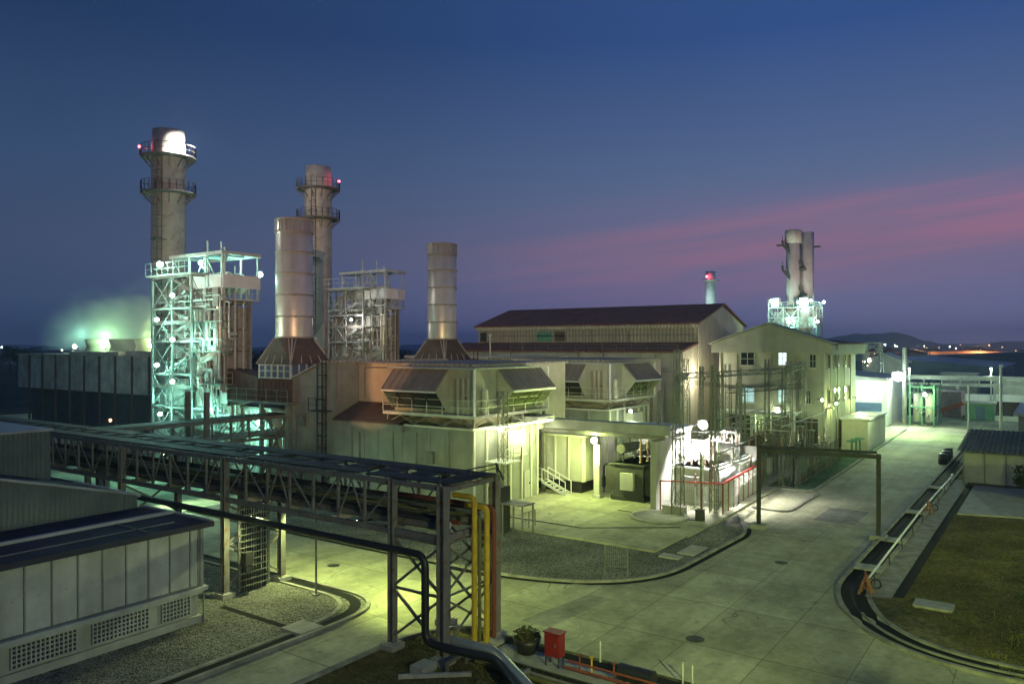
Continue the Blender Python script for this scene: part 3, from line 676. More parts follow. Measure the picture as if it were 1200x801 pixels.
# lattice mast at the corner of the annex
t = thing('access_mast', 'narrow steel mast with small platforms at the bright end wall', 'mast', (45.7,32.8,0))
b = MB(); b.lattice((45.7,32.8,.16), (45.7,32.8,8.7), .5, .8, .06, .028); b.build('mast', m_steel, t)
b = MB(); b.box(44.9,32.0,3.6,46.9,33.9,3.68); b.rail([(44.9,32,3.68),(46.9,32,3.68),(46.9,33.9,3.68)], 1, 1); b.build('platform', m_steelp, t)

# ------------------------------------------------------------------ generator enclosure and bus ducts
ge = thing('generator_enclosure', 'pale yellow lit generator enclosure raised on a dark plinth beside the stair', 'enclosure', (57,34,0))
b = MB(); b.box(54.2,31.0,1.15,60,36.5,4.7); b.build('body', m_cbw, ge)
b = MB(); b.box(54.6,31.4,.16,59.6,36.3,1.14); b.build('plinth', m_steeld, ge)
b = MB(); b.box(54.0,30.8,4.7,60.2,36.7,4.86); b.build('roof', m_pale, ge)
b = MB()
for y in (31.05, 32.3, 33.6, 34.9, 36.2): b.box(54.08,y-.05,1.15,54.19,y+.05,4.7)
for x in (54.3, 56.2, 58.1, 59.9): b.box(x-.05,30.9,1.15,x+.05,30.99,4.7)
b.each('rib', m_pale, ge)
b = MB(); b.box(54.1,33.8,1.16,54.19,34.7,3.2); b.build('door', m_greyflat, ge)
st = thing('access_stair', 'short steel stair with handrails in front of the generator enclosure', 'stair', (53.5,34,0))
b = MB(); b.box(53.0,34.2,1.08,54.0,35.9,1.15); b.build('landing', m_steelp, st)
b = MB()
for k in range(6): b.box(53.05,34.15-k*.36-.3,.95-k*.16,53.95,34.15-k*.36,.98-k*.16)
b.build('tread', m_steelp, st)
b = MB()
for x in (53.05, 53.95): b.beam((x,34.2,1.05), (x,32.0,.16), .06,.2); b.beam((x,34.2,2.1), (x,32.0,1.2), .07); b.beam((x,32.0,.16), (x,32.0,1.2), .06); b.beam((x,33.1,.6), (x,33.1,1.65), .05); b.beam((x,34.2,1.1), (x,34.2,2.1), .06)
for x in (53.05,): b.beam((x,34.2,2.1), (x,35.9,2.1), .07); b.beam((x,35.9,.16), (x,35.9,2.1), .07); b.beam((x,34.2,1.6), (x,35.9,1.6), .05)
b.build('handrail', m_white, st)
t = thing('gas_cylinder_rack', 'pair of dark cylinders standing in a frame left of the stair', 'cylinder rack', (52.9,36.3,0))
for y in (33.75+2.5, 36.6): b = MB(); b.lathe(52.9,y,[(.001,.17),(.16,.17),(.16,1.5),(.06,1.65),(.06,1.8),(.001,1.8)],14); b.build('cylinder', m_steeld, t)
# lamp column
t = thing('column', 'free standing pale column carrying the yellow lamp beside the generator', 'column', (53.8,29.5,0))
b = MB(); b.box(53.6,29.25,.16,54.0,29.75,4.3); b.box(53.5,29.15,.16,54.1,29.85,.4); b.build('shaft', m_pale, t)
bd_ = thing('bus_duct', 'long grey duct on brackets running out over the transformer bay', 'duct', (55,30,0))
b = MB(); b.box(52.3,34.0,5.35,54.2,37,6.0); b.box(53.2,23.2,5.4,54.2,37.4,6.15); b.box(50.5,33.0,6.02,53.2,35.5,6.5); b.build('duct', m_greyflat, bd_)
b = MB()
for y in (24, 29.5, 34.5): b.beam((53.7,y,.16 if y != 29.5 else 4.3), (53.7,y,5.4), .24)
b.beam((53.0,23.5,5.25), (53.0,37,5.25), .2,.28); b.build('support', m_steel, bd_)
b = MB()
for p, q in (((52,21,5.6),(64.6,21.6,5.4)),((52,22.6,6.0),(64.6,23.4,5.8)),((53.5,20,4.2),(64.5,20.8,4.3)),((55,20,5.0),(55.4,26,5.0)),((59,20.4,5.2),(59.2,26,5.2)),((62,20.6,5.0),(62.2,26,5.0))): b.tube(p, q, .055, 6)
for k in range(9): x = 53.5+k*1.25; b.tube((x,21.1+.05*k,5.55), (x+.2,22.2,3.6), .02, 4)
tag(b.build('bus_pipe', m_mast), 'dark tubular bus pipes crossing above the bright transformer pen', 'busbar')
b = MB(); b.box(55.2,24.3,5.2,60,36,5.45); b.box(55.0,24.2,5.46,60.2,30,5.6)
for x, y in ((55.4,24.5),(59.8,24.5),(59.8,30)): b.box(x-.15,y-.15,.16,x+.15,y+.15,5.2)
tag(b.build('canopy', m_white), 'flat white canopy over the transformer bay behind the grey duct', 'canopy')

# ------------------------------------------------------------------ transformer bay
t = thing('firewall', 'tall narrow concrete firewall post between the two transformers', 'firewall', (54.5,24.0,0))
b = MB(); b.box(52.0,23.75,.16,57.8,24.2,5.1); b.build('wall', m_conc, t)
def transformer(name, label, cx, cy, mat, pm):
    t = thing(name, label, 'transformer', (cx,cy,.16))
    b = MB(); b.box(cx-2,cy-1.3,.5,cx+2,cy+1.3,3.0); b.box(cx-2.15,cy-1.45,2.85,cx+2.15,cy+1.45,3.0); b.box(cx-2.1,cy-1.4,.17,cx+2.1,cy+1.4,.5); b.build('tank', mat, t)
    for sy in (-1, 1):
        b = MB()
        for i in range(14): x = cx-1.8+i*.277; b.box(x-.04,cy+sy*1.35,.7,x+.04,cy+sy*2.0,2.7)
        b.box(cx-1.9,cy+sy*1.5,2.72,cx+1.9,cy+sy*1.7,2.85); b.build('radiator', mat, t)
    b = MB(); b.path([(cx-1.4,cy+.9,4.0),(cx-1.3,cy+.9,4.0),(cx+1.3,cy+.9,4.0),(cx+1.4,cy+.9,4.0)], .38, 16); b.beam((cx-1,cy+.9,3),(cx-1,cy+.9,3.7),.1); b.beam((cx+1,cy+.9,3),(cx+1,cy+.9,3.7),.1); b.build('conservator', mat, t)
    for i in range(3):
        b = MB(); x = cx-1.2+i*1.2; pr = []
        for k in range(9): z = 3.0+k*.17; pr += [(.09,z),(.17,z+.05),(.09,z+.1)]
        b.lathe(x,cy-.7,[(.2,3.0)]+pr+[(.03,4.55),(.03,4.9),(.001,4.9)],12); b.build('bushing', pm, t)
    b = MB(); b.box(cx-2.35,cy-.6,1.0,cx-2.05,cy+.5,2.3); b.build('control_cabinet', m_greyflat, t)
    b = MB(); b.path([(cx-1,cy+1.3,2.8),(cx-1,cy+2.6,2.6),(cx-1,cy+2.6,.4)], .08, 8, .3); b.build('pipe', mat, t)
    return t
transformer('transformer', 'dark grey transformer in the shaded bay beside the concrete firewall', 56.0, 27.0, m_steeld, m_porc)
transformer('transformer', 'white transformer blazing under the floodlight inside the red railed pen', 57.3, 22.4, m_panelw, m_porc)
transformer('transformer', 'pale transformer at the far end of the red railed pen', 62.6, 22.6, m_panelw, m_porc)
transformer('transformer', 'pinkish lit transformer deep in the bay beside the generator', 60.6, 28.0, m_pale, m_porc)
b = MB(); b.box(59.9,20.9,.16,60.25,24.2,4.4); tag(b.build('firewall', m_conc), 'bright concrete firewall between the two pale transformers', 'firewall')
b = MB(); b.box(64.8,20.4,.16,65.1,24.4,3.6); tag(b.build('firewall', m_conc), 'pale end wall of the transformer pen beside the switchyard', 'firewall')
t = thing('steel_fence', 'low red railed steel fence round the bright transformer pen', 'fence', (53.7,19.3,.16))
b = MB(); b.beam((53.5,19.35,2.3), (64.8,20.2,2.3), .09,.14); b.beam((53.5,19.35,2.3), (52.2,23.5,2.3), .07,.1); b.build('top_rail', m_redrail, t)
b = MB()
for i in range(9): k = i/8; b.beam((53.5+11.3*k,19.35+.85*k,.16), (53.5+11.3*k,19.35+.85*k,2.35), .09)
for i in range(4): k = i/3; b.beam((53.5-1.3*k,19.35+4.15*k,.16), (53.5-1.3*k,19.35+4.15*k,2.35), .08)
b.each('post', m_redp, t)
b = MB()
for i in range(95): k = i/94; b.beam((53.5+11.3*k,19.35+.85*k,.25), (53.5+11.3*k,19.35+.85*k,2.25), .018)
for i in range(36): k = i/35; b.beam((53.5-1.3*k,19.35+4.15*k,.25), (53.5-1.3*k,19.35+4.15*k,2.25), .018)
for z in (.35,.9,1.5,2.0): b.beam((53.5,19.35,z), (64.8,20.2,z), .02); b.beam((53.5,19.35,z), (52.2,23.5,z), .02)
b.build('mesh', m_steelp, t)
for i in range(6):
    x = 58.2+i*1.05; t = thing('control_cabinet', ['white control cabinet nearest the fence corner of the pen','second white control cabinet from the fence corner','third white control cabinet from the fence corner','fourth white control cabinet from the fence corner','fifth white control cabinet from the fence corner','last white control cabinet by the pen end wall'][i], 'cabinet', (x,20.1+.075*i,.16), 'white cabinets along the pen fence')
    y = 20.0+.075*i
    b = MB(); b.box(x-.42,y,.3,x+.42,y+.5,1.9); b.box(x-.46,y-.04,1.9,x+.46,y+.54,1.96); b.box(x-.4,y+.02,.17,x+.4,y+.48,.3); b.build('body', m_white, t)
    b = MB(); b.box(x-.38,y-.03,.4,x+.38,y-.002,1.84); b.build('door', m_steelp if i % 2 else m_white, t)
for i, (x, y, lab) in enumerate(((54.6,20.6,'red hydrant post just inside the fence corner'),(58.9,21.2,'red spray pipe riser beside the white transformer'),(61.4,21.4,'red spray pipe riser by the far pale transformer'))):
    b = MB(); b.path([(x,y,.16),(x,y,2.6),(x+.8,y+.3,2.6)], .07, 8, .25); tag(b.build('spray_riser', m_redp, None, (x,y,.16)), lab, 'pipe', 'red fire pipes in the pen')
rr = random.Random(3)
for i in range(22):
    x = 53.4+i*.52; y = 20.5+rr.uniform(-.3,2.2); h = rr.uniform(2.6,5.6); t = thing('post_insulator', 'stacked porcelain insulator on a pale post inside the transformer pen', 'insulator', (x,y,.16), 'insulators in the transformer pen')
    b = MB(); b.tube((x,y,.16), (x,y,h-1.1), .07, 8); b.build('post', m_mast if i % 2 else m_white, t)
    b = MB(); pr = []
    for k in range(7): z = h-1.1+k*.15; pr += [(.06,z),(.14,z+.04),(.06,z+.09)]
    b.lathe(x,y,pr,10); b.build('porcelain', m_porc if i % 3 else m_white, t)
# small yard things
b = MB(); b.lathe(50.0,22.6,[(.001,.17),(2.0,.17),(2.0,.3),(1.75,.3),(1.75,.2),(.001,.2)],36); tag(b.build('sump_ring', m_slab), 'round concrete sump ring set in the apron before the firewall', 'sump')
for (x,y,w,d,h,lab) in ((51.4,21.4,.6,1.6,.55,'low pale block box at the foot of the lattice mast'),(50.5,19.7,.5,.5,.7,'dark small pit box on the apron beside the lattice mast'),(43.6,30.9,.35,.7,.16,'small dark cover plate on the lit apron')):
    b = MB(); b.box(x,y,.16,x+w,y+d,.16+h); b.box(x-.04,y-.04,.16+h,x+w+.04,y+d+.04,.2+h); tag(b.build('pit_box', m_slab if 'pale' in lab else m_steeld), lab, 'box')
t = thing('gauge_cabinet', 'tall dark instrument cabinet with a steel table at the apron edge behind the rack end', 'cabinet', (40.6,28.6,0))
b = MB(); b.box(40.2,29.0,.1,41.2,30.0,3.0); b.build('body', m_steeld, t)
b = MB(); b.box(40.0,27.2,2.0,41.4,28.9,2.08)
for x in (40.1,41.3):
    for y in (27.3,28.8): b.beam((x,y,.05), (x,y,2.0), .09)
b.rail([(40,27.2,.6),(41.4,27.2,.6)], 1.0, .8); b.build('table', m_steel, t)
t = thing('mesh_gate', 'small see-through mesh gate frame standing alone on the gravel', 'gate', (36.5,18.9,0))
b = MB(); A, Bq = Vector((36.0,19.3,.05)), Vector((36.6,18.3,.05))
for p in (A, Bq): b.beam(p, p+Vector((0,0,1.6)), .05)
for z in (.5,1.05,1.6): b.beam(A+Vector((0,0,z)), Bq+Vector((0,0,z)), .03)
for k in range(1,12): q = A+(Bq-A)*k/12; b.beam(q+Vector((0,0,.5)), q+Vector((0,0,1.6)), .012)
b.build('frame', m_steel, t)
b = MB(); b.box(41.0,17.4,.05,41.8,18.6,.12); b.box(42.3,17.0,.05,44.4,18.0,.12); tag(b.build('paving_slab', m_slab), 'pale paving slabs on the gravel near the apron corner', 'slab')

# ------------------------------------------------------------------ lattice masts and gantry girders of the switchyard
masts = [(51.6,21.9,11.7,.7,'tall lattice mast at the corner of the transformer pen'),(66.5,27.5,10.8,.7,'lattice mast behind the white transformers'),(74.5,26.5,10.2,.8,'lattice mast before the middle of the control building'),(77.5,21.5,10.5,.8,'lattice mast before the corner of the control building'),(84.5,22.0,10.3,.8,'lattice mast before the side windows of the control building'),(55.2,24.9,8.6,.45,'slim lattice mast against the concrete firewall')]
masts += [(53.6,20.1,10.6,.4,'slender lattice mast rising from the fence corner of the pen'),(61.8,21.1,9.0,.4,'slender lattice mast over the far white cabinets of the pen'),(64.4,25.2,10.2,.45,'slender lattice mast at the back corner of the pen'),(68.4,22.9,8.6,.45,'thin lattice mast at the near end of the switchgear rows'),(70.2,25.6,9.6,.5,'thin lattice mast left of the teal control room window'),(80.2,24.4,10.6,.55,'thin lattice mast before the lit upper control room window'),(87.6,24.8,9.4,.5,'thin lattice mast close to the control building doors')]
for x, y, z, w, lab in masts:
    b = MB(); b.lattice((x,y,.05), (x,y,z), w, w*1.6, .065, .028, w*.6); tag(b.build('lattice_mast', m_mast, None, (x,y,0)), lab, 'mast', 'lattice masts of the switchyard')
for i, (p, q, lab) in enumerate((((51.6,21.9,9.7),(66.5,27.5,9.3),'lattice girder from the pen corner mast to the mast behind'),((66.5,27.5,9.3),(77.5,21.5,9.6),'lattice girder crossing in front of the control building'),((74.5,26.5,7.6),(84.5,22.0,7.8),'lower lattice girder towards the side windows'),((77.5,21.5,9.7),(84.5,22.0,9.9),'short high lattice girder at the building corner'))):
    b = MB(); b.lattice(p, q, .45, .75, .055, .028); tag(b.build('lattice_girder', m_mast, None, p), lab, 'girder', 'girders of the switchyard')
b = MB()
for i in range(5):
    for p, q in (((51.6+i*.1,21.9,10.4),(77,22+i*.5,9.9)),((66,27,8.6+i*.1),(84,21.5+i*.4,8.7))):
        P, Q = Vector(p), Vector(q); pts = [P+(Q-P)*k/10+Vector((0,0,-1.1*math.sin(math.pi*k/10)*.6)) for k in range(11)]; b.path(pts, .02, 4)
tag(b.build('overhead_wire', m_black), 'sagging wires strung between the lattice masts', 'wires')
rr = random.Random(11)
n = 0
for x in (68.5, 71, 73.5, 76, 78.5, 81, 83.5):   # switchgear in rows
    for y in (19.6, 21.8, 24.0, 26.0):
        h = rr.uniform(3.4,5.4); t = thing('switchgear_pole', 'porcelain topped switchgear pole standing in the switchyard rows', 'switchgear', (x,y,0), 'switchgear poles in the switchyard'); n += 1
        b = MB(); b.lattice((x,y,0), (x,y,h-1.6), .34, .5, .06, .035); b.box(x-.3,y-.3,h-1.62,x+.3,y+.3,h-1.5); b.build('stand', m_mast, t)
        b = MB(); pr = []
        for k in range(9): z = h-1.5+k*.16; pr += [(.06,z),(.15,z+.05),(.06,z+.1)]
        b.lathe(x,y,pr,10); b.build('porcelain', m_porc, t)
        if (n % 3) == 0: b = MB(); b.box(x-.35,y-.6,.5,x+.35,y-.25,1.9); b.build('cabinet', m_green if n % 2 else m_greyflat, t)
b = MB()
for y in (19.6, 21.8, 24.0, 26.0): b.tube((68.5,y,5.0), (83.5,y,5.2), .05, 8)
for x in (71, 76, 81): b.tube((x,19.6,4.4), (x,26,4.4), .05, 8)
tag(b.build('busbar', m_steelp), 'tubular busbars linking the switchgear poles', 'busbar')
t = thing('wire_fence', 'dark wire fence round the switchyard beside the green verge', 'fence', (67.5,18,0))
b = MB(); F = [(67.2,28),(67.2,18.2),(86.5,18.8),(86.5,22)]
for (a, c) in zip(F, F[1:]):
    L = math.dist(a,c); k = max(1,round(L/2.2))
    for i in range(k+1): q = (a[0]+(c[0]-a[0])*i/k, a[1]+(c[1]-a[1])*i/k); b.beam((*q,.0), (*q,2.4), .07)
    for z in (.15,1.2,2.35): b.beam((*a,z), (*c,z), .04)
b.build('post', m_steel, t)
b = MB()
for (a, c) in zip(F, F[1:]):
    L = math.dist(a,c); k = round(L/.16)
    for i in range(k): q = (a[0]+(c[0]-a[0])*i/k, a[1]+(c[1]-a[1])*i/k); b.beam((*q,.1), (*q,2.35), .013)
b.build('mesh', m_steel, t)
b = MB(); b.box(78,23,2.3,82,26.5,2.5); b.box(78.3,23.2,.0,81.7,26.3,2.29); tag(b.build('timber_kiosk', m_wood), 'low brown timber topped kiosk inside the switchyard', 'kiosk')
# over-height gantry across the road
t = thing('overhead_gantry', 'dark steel goalpost gantry spanning the road', 'gantry', (52,12.6,0))
for x, y, z in ((52.7,9.15,5.3),(51.5,16.2,6.1)):
    b = MB(); b.box(x-.115,y-.115,.12,x+.115,y+.115,z); c_ = b.build('post', m_steeld, t)
    b = MB(); b.box(x-.45,y-.45,0,x+.45,y+.45,.28); b.build('footing', m_slab, c_)
b = MB(); b.beam((51.5,16.3,5.12), (52.7,9.0,5.12), .2,.24); b.build('crossbeam', m_steeld, t)
b = MB(); b.path([(51.3,16.2,5.4),(52.5,9.2,5.4)], .08, 8); b.build('pipe', m_steeld, t)
# ------------------------------------------------------------------ boilers: one built, one copied
hr = thing('boiler_tower', 'boiler steelwork beside the brightly floodlit stair tower', 'boiler', (45.7,68,0))
b = MB(); b.box(44.2,62.6,4.2,48.2,74.4,15.6); b.build('casing', m_casing, hr)
b = MB()
for y in (62.6, 65, 67.4, 69.8, 72.1, 74.3): b.box(44.02,y-.12,4.2,44.19,y+.12,15.7)
for z in (5.5,7.5,9.5,11.5,13.5): b.box(44.06,62.5,z-.1,44.18,74.4,z+.1); b.box(44.1,62.4,z-.1,48.3,62.59,z+.1)
for x in (44.2,46.2,48.1): b.box(x-.12,62.42,4.2,x+.12,62.58,15.7)
b.build('stiffener', m_steelb, hr)
b = MB(); b.ext([(62.58,6.4),(62.58,9.9),(55.6,9.1),(55.6,7.2)], 'x', 44.6, 47.8); b.build('inlet_duct', m_cone, hr)
b = MB()
for x in (43.9, 48.5):
    for y in (62.4, 66.5, 70.5, 74.6): b.beam((x,y,0), (x,y,16.2), .34)
b.each('column', m_steelm, hr); b = MB()
for y in (62.4, 66.5, 70.5, 74.6):
    for z in (4.0, 8.0, 12.0, 16.0): b.beam((43.9,y,z), (48.5,y,z), .2)
for x in (43.9, 48.5):
    for z in (4.0, 16.0): b.beam((x,62.4,z), (x,74.6,z), .24)
    for y in (62.4, 66.5, 70.5): b.beam((x,y,.2), (x,y+4.1,3.9), .12); b.beam((x,y+4.1,.2), (x,y,3.9), .12)
b.build('brace', m_steelm, hr)
# drum level
b = MB(); b.box(43.0,61.6,16.2,49.4,75.2,16.36); b.build('drum_platform', m_steelp, hr)
b = MB(); b.rail([(43.0,75.2,16.36),(43.0,61.6,16.36),(49.4,61.6,16.36)], 1.1, 1.4); b.build('railing', m_steelp, hr)
for x, z in ((45.3,18.1),(47.4,17.7)):
    b = MB(); b.path([(x,62.9,z),(x,63.1,z),(x,72.6,z),(x,72.8,z)], .8, 20); b.build('steam_drum', m_alu, hr)
b = MB(); b.box(42.9,61.5,17.35,42.98,68.6,18.55); b.box(42.98,61.42,17.35,49.4,61.5,18.55); b.build('parapet_sheet', m_white, hr)
b = MB()
for x in (43.0, 49.2):
    for y in (61.7, 65, 68.4, 71.8): b.beam((x,y,16.4), (x,y,20.4), .2)
b.box(42.6,61.3,20.4,42.9,72.2,20.7); b.box(49.2,61.3,20.4,49.5,72.2,20.7); b.box(42.9,61.3,20.4,49.2,61.6,20.7); b.box(42.9,71.9,20.4,49.2,72.2,20.7)
for y in (64.5, 68): b.beam((43,y,20.55), (49.2,y,20.55), .24)
b.beam((43,61.7,17), (43,65,20.4), .12); b.beam((43,65,20.4), (43,68.4,17), .12); b.beam((43,68.4,17), (43,71.8,20.4), .12)
b.build('roof_frame', m_steelp, hr)
b = MB()
for x, y, r, z0, z1 in ((43.5,63.0,.22,2,18),(43.5,63.8,.16,3,17.5),(43.4,64.8,.25,1,16),(43.5,61.9,.14,0,20),(45.4,62.0,.18,4,17),(47,62.1,.14,4,16)):
    b.path([(x,y,z0),(x,y,z1),(x+.9,y+.3,z1+.4)], r, 10, .4)
for z in (6,9,12.6): b.path([(43.4,62.2,z),(43.4,66,z),(43.9,66,z-1.2)], .12, 8, .3)
b.path([(44.5,63,20),(44.5,63,21.2)], .12, 8); b.path([(46.5,66,19),(46.5,66,22)], .1, 8); b.path([(47.5,70,18.4),(47.5,70,22.4)], .14, 8)
b.build('downcomer', m_steelp, hr)
b = MB(); b.lattice((43.2,62.6,0), (43.2,62.6,16.2), .5, .55, .07, .035); b.build('caged_ladder', m_steel, hr)
# cluttered pipework on the drum level
b = MB(); q_ = random.Random(4)
for k in range(22):
    x, y = q_.uniform(43.2,48.8), q_.uniform(62,71.5); z = q_.uniform(16.5,18.2); h = q_.uniform(.8,2.2); l = q_.uniform(.6,2.2)
    b.path([(x,y,16.4),(x,y,z+h*.6),(x,y+l,z+h*.6),(x,y+l,z+h)], q_.choice((.07,.1,.14)), 7, .25)
for k in range(8):
    x, y = q_.uniform(43.2,44.5), q_.uniform(62,74); b.box(x,y,16.4,x+.6,y+.7,16.4+q_.uniform(.6,1.7))
for k in range(34):
    y = q_.uniform(60.8,67.5); z = q_.uniform(3,14); l = q_.uniform(.6,3.0); h = q_.uniform(.8,4); x = q_.uniform(42.2,43.8)
    b.path([(x+1.2,y,z),(x,y,z),(x,y,z+h),(x,y+l,z+h),(x+1.2,y+l,z+h)], q_.choice((.06,.09,.13,.18)), 7, .3)
for k in range(10):
    y = q_.uniform(60.8,67); z = q_.uniform(2,15); b.box(42.6,y,z,43.5,y+q_.uniform(.4,1.2),z+q_.uniform(.4,1.3))
b.build('pipework', m_steelp, hr)
for z in (4.2,8.4,11.4,14.2):
    b = MB(); b.box(42.2,60.9,z,44.0,67.6,z+.1); b.rail([(42.2,67.6,z+.1),(42.2,60.9,z+.1),(44,60.9,z+.1)], 1.05, 1.2); b.build('side_platform', m_steelm, hr)
for k in range(16):
    y = q_.uniform(61,72); z = q_.uniform(1,16); x = q_.uniform(42.6,44); b = MB(); b.box(x,y,z,x+q_.uniform(.5,1.3),y+q_.uniform(.5,1.8),z+q_.uniform(.6,1.8)); b.build('equipment_box', m_casing if k % 2 else m_steelm, hr)
b = MB(); b.path([(42.9,62.2,15.6),(42.9,62.2,11.5),(42.9,66.0,10.5),(42.9,66.0,6)], .45, 12, .8); b.build('duct', m_alu, hr)
b = MB(); b.path([(43.0,71.5,15.8),(43.0,71.5,9),(43.0,68.5,8)], .35, 12, .6); b.build('duct', m_casing, hr)
b = MB()
for z in (13.6,7.6,1.9):
    b.box(43.3,62.3,z,43.9,66.5,z+.5); b.box(40.7,65.0,z+.4,40.78,73.5,z+.75)
b.each('level_beam', m_steelb, hr)
b = MB()
for k in range(6): z0 = k*3.1; b.beam((40.72,69.2,z0), (40.72,73.4,z0+3.0), .08); b.beam((40.72,73.4,z0), (40.72,69.2,z0+3.0), .08); b.beam((43.2,65.2,z0),(40.8,65.2,z0+3),.08)
b.each('cross_brace', m_steelm, hr)
# stair tower
b = MB()
for x in (40.8, 43.2):
    for y in (65.2, 69.2, 73.4): b.beam((x,y,0), (x,y,18.6), .24)
for z in (3.1,6.2,9.3,12.4,15.5,18.5):
    for x in (40.8,43.2): b.beam((x,65.2,z), (x,73.4,z), .16,.2)
    for y in (65.2,69.2,73.4): b.beam((40.8,y,z), (43.2,y,z), .16)
    for (ya, yb) in ((69.2,73.4),): b.beam((40.8,ya,z-3), (40.8,yb,z-.1), .1) if int(z*10) % 2 else b.beam((40.8,yb,z-3), (40.8,ya,z-.1), .1)
b.build('stair_tower', m_steelm, hr)
b = MB()
for i, z in enumerate((3.1,6.2,9.3,12.4,15.5)):
    b.box(40.9,71.6,z,43.1,73.3,z+.06); b.box(40.9,65.3,z,43.1,66.6,z+.06)
    b.rail([(40.85,65.3,z+.06),(40.85,73.3,z+.06)], 1.05, 1.3)
b.build('landing', m_steelm, hr)
b = MB()
for i in range(6):
    z0, z1 = i*3.1, i*3.1+1.55; xa, xb = 41.3, 42.6
    for x, ya, yb, za, zb in ((xa,71.6,66.6,z0,z1),(xb,66.6,71.6,z1,z0+3.1)):
        b.beam((x-.4,ya,za), (x-.4,yb,zb), .05,.22); b.beam((x+.4,ya,za), (x+.4,yb,zb), .05,.22); b.beam((x-.4,ya,za+1), (x-.4,yb,zb+1), .04)
        for k in range(12): t_ = k/12; b.box(x-.38,ya+(yb-ya)*t_-.12,za+(zb-za)*t_,x+.38,ya+(yb-ya)*t_+.12,za+(zb-za)*t_+.03)
b.build('stair_flight', m_steelm, hr)
b = MB()
for (x,y,z,s_) in ((41.6,67.6,1.0,1.0),(42.0,70.4,4.2,.8),(42,67.8,7.6,.9),(42.4,70.2,10.8,.8),(42.2,67.6,13.6,.8)): b.box(x,y,z,x+s_,y+s_*1.3,z+s_*1.4)
b.each('equipment_box', m_steelp, hr)
b = MB(); b.box(43.45,65.4,.2,43.6,74.0,15.8); b.build('light_catch_sheet', m_casing, hr)  # sheet added behind the stair to catch the lamp light
b = MB(); b.box(40.2,64.6,18.6,43.4,74.2,18.75); b.rail([(40.2,74.2,18.75),(40.2,64.6,18.75)], 1.1, 1.2); b.build('top_platform', m_steelp, hr)
hr.scale = (.62,.78,1); hr.location = (45.0,67.6,0)
hr2 = dup(hr, (45.3+DX,67.2,0), 'dim second boiler with its open roof frame, behind the front bypass stack'); hr2.scale = (.48,.70,1)
# steel building lit in teal under the ducts
for dx, lab in ((0,'low glazed pump shed glowing teal under the dark duct'),(DX,'pale low pump shed under the second boiler duct')):
    t = thing('pump_shed', lab, 'shed', (45+dx,60,0))
    b = MB(); b.box(45.5+dx,56,.0,49.5+dx,62.2,6.2); b.build('wall', m_pale, t)
    b = MB()
    for k in range(9): b.box(45.35+dx,56+k*.77-.05,.2,45.49+dx,56+k*.77+.05,6.2)
    for z in (2,4.2,6.1): b.box(45.3+dx,56,z-.06,45.44+dx,62.2,z+.06)
    b.build('frame', m_steelp, t)
    b = MB(); b.box(45.0+dx,55.8,6.22,50+dx,62.4,6.4); b.build('roof', m_steelb, t)
# main stacks
sk = thing('exhaust_stack', 'tall ringed exhaust stack whose top blazes white in a floodlight', 'chimney', (47.1,77.6,0))
b = MB(); b.lathe(47.1,77.6,[(1.7,0),(1.7,32.3),(1.6,34.8),(1.5,34.8),(1.5,32)],40); b.build('shell', m_stack, sk)
b = MB()
for k in range(13): z = 3+k*2.3; b.lathe(47.1,77.6,[(1.70,z-.06),(1.74,z-.06),(1.74,z+.06),(1.70,z+.06)],40)
b.each('weld_band', m_stack, sk, 120)
for z in (28.1, 31.9):
    b = MB(); b.lathe(47.1,77.6,[(1.72,z-.1),(2.75,z-.02),(2.75,z+.1),(1.72,z+.1)],32)
    for k in range(12): a = k*math.pi/6; c, s_ = math.cos(a), math.sin(a); b.beam((47.1+1.7*c,77.6+1.7*s_,z-1.1), (47.1+2.7*c,77.6+2.7*s_,z-.05), .09)
    pl = b.build('platform', m_steelb, sk)
    b = MB(); P = [(47.1+2.7*math.cos(k*math.pi/12),77.6+2.7*math.sin(k*math.pi/12),z+.1) for k in range(25)]; b.rail(P, 1.1, .8, .03); b.build('railing', m_steelb, pl)
b = MB(); ca, sa = math.cos(R(-150)), math.sin(R(-150))
for k in (-.25,.25): b.beam((47.1+1.8*ca-k*sa,77.6+1.8*sa+k*ca,4), (47.1+1.8*ca-k*sa,77.6+1.8*sa+k*ca,32), .07)
for i in range(70): z = 4+i*.4; b.beam((47.1+1.8*ca+.25*sa,77.6+1.8*sa-.25*ca,z), (47.1+1.8*ca-.25*sa,77.6+1.8*sa+.25*ca,z), .04)
for i in range(22):
    z = 6+i*1.15; b.path([(47.1+1.8*ca+.35*sa,77.6+1.8*sa-.35*ca,z),(47.1+2.4*ca+.35*sa,77.6+2.4*sa-.35*ca,z),(47.1+2.4*ca-.35*sa,77.6+2.4*sa+.35*ca,z),(47.1+1.8*ca-.35*sa,77.6+1.8*sa+.35*ca,z)], .03, 5)
b.box(47.1+2.0*ca-.6,77.6+2.0*sa-.6,23,47.1+2.0*ca+.6,77.6+2.0*sa+.6,23.1); b.build('ladder', m_steelb, sk)
b = MB(); b.ext([(74.4,5),(74.4,15),(76.4,13),(76.4,6)], 'x', 45.3, 47.4); b.build('breeching', m_casing, sk)
sk2 = dup(sk, (47.1+DX,77.6,0), 'tall ringed exhaust stack with an unlit brown top, behind the second boiler')
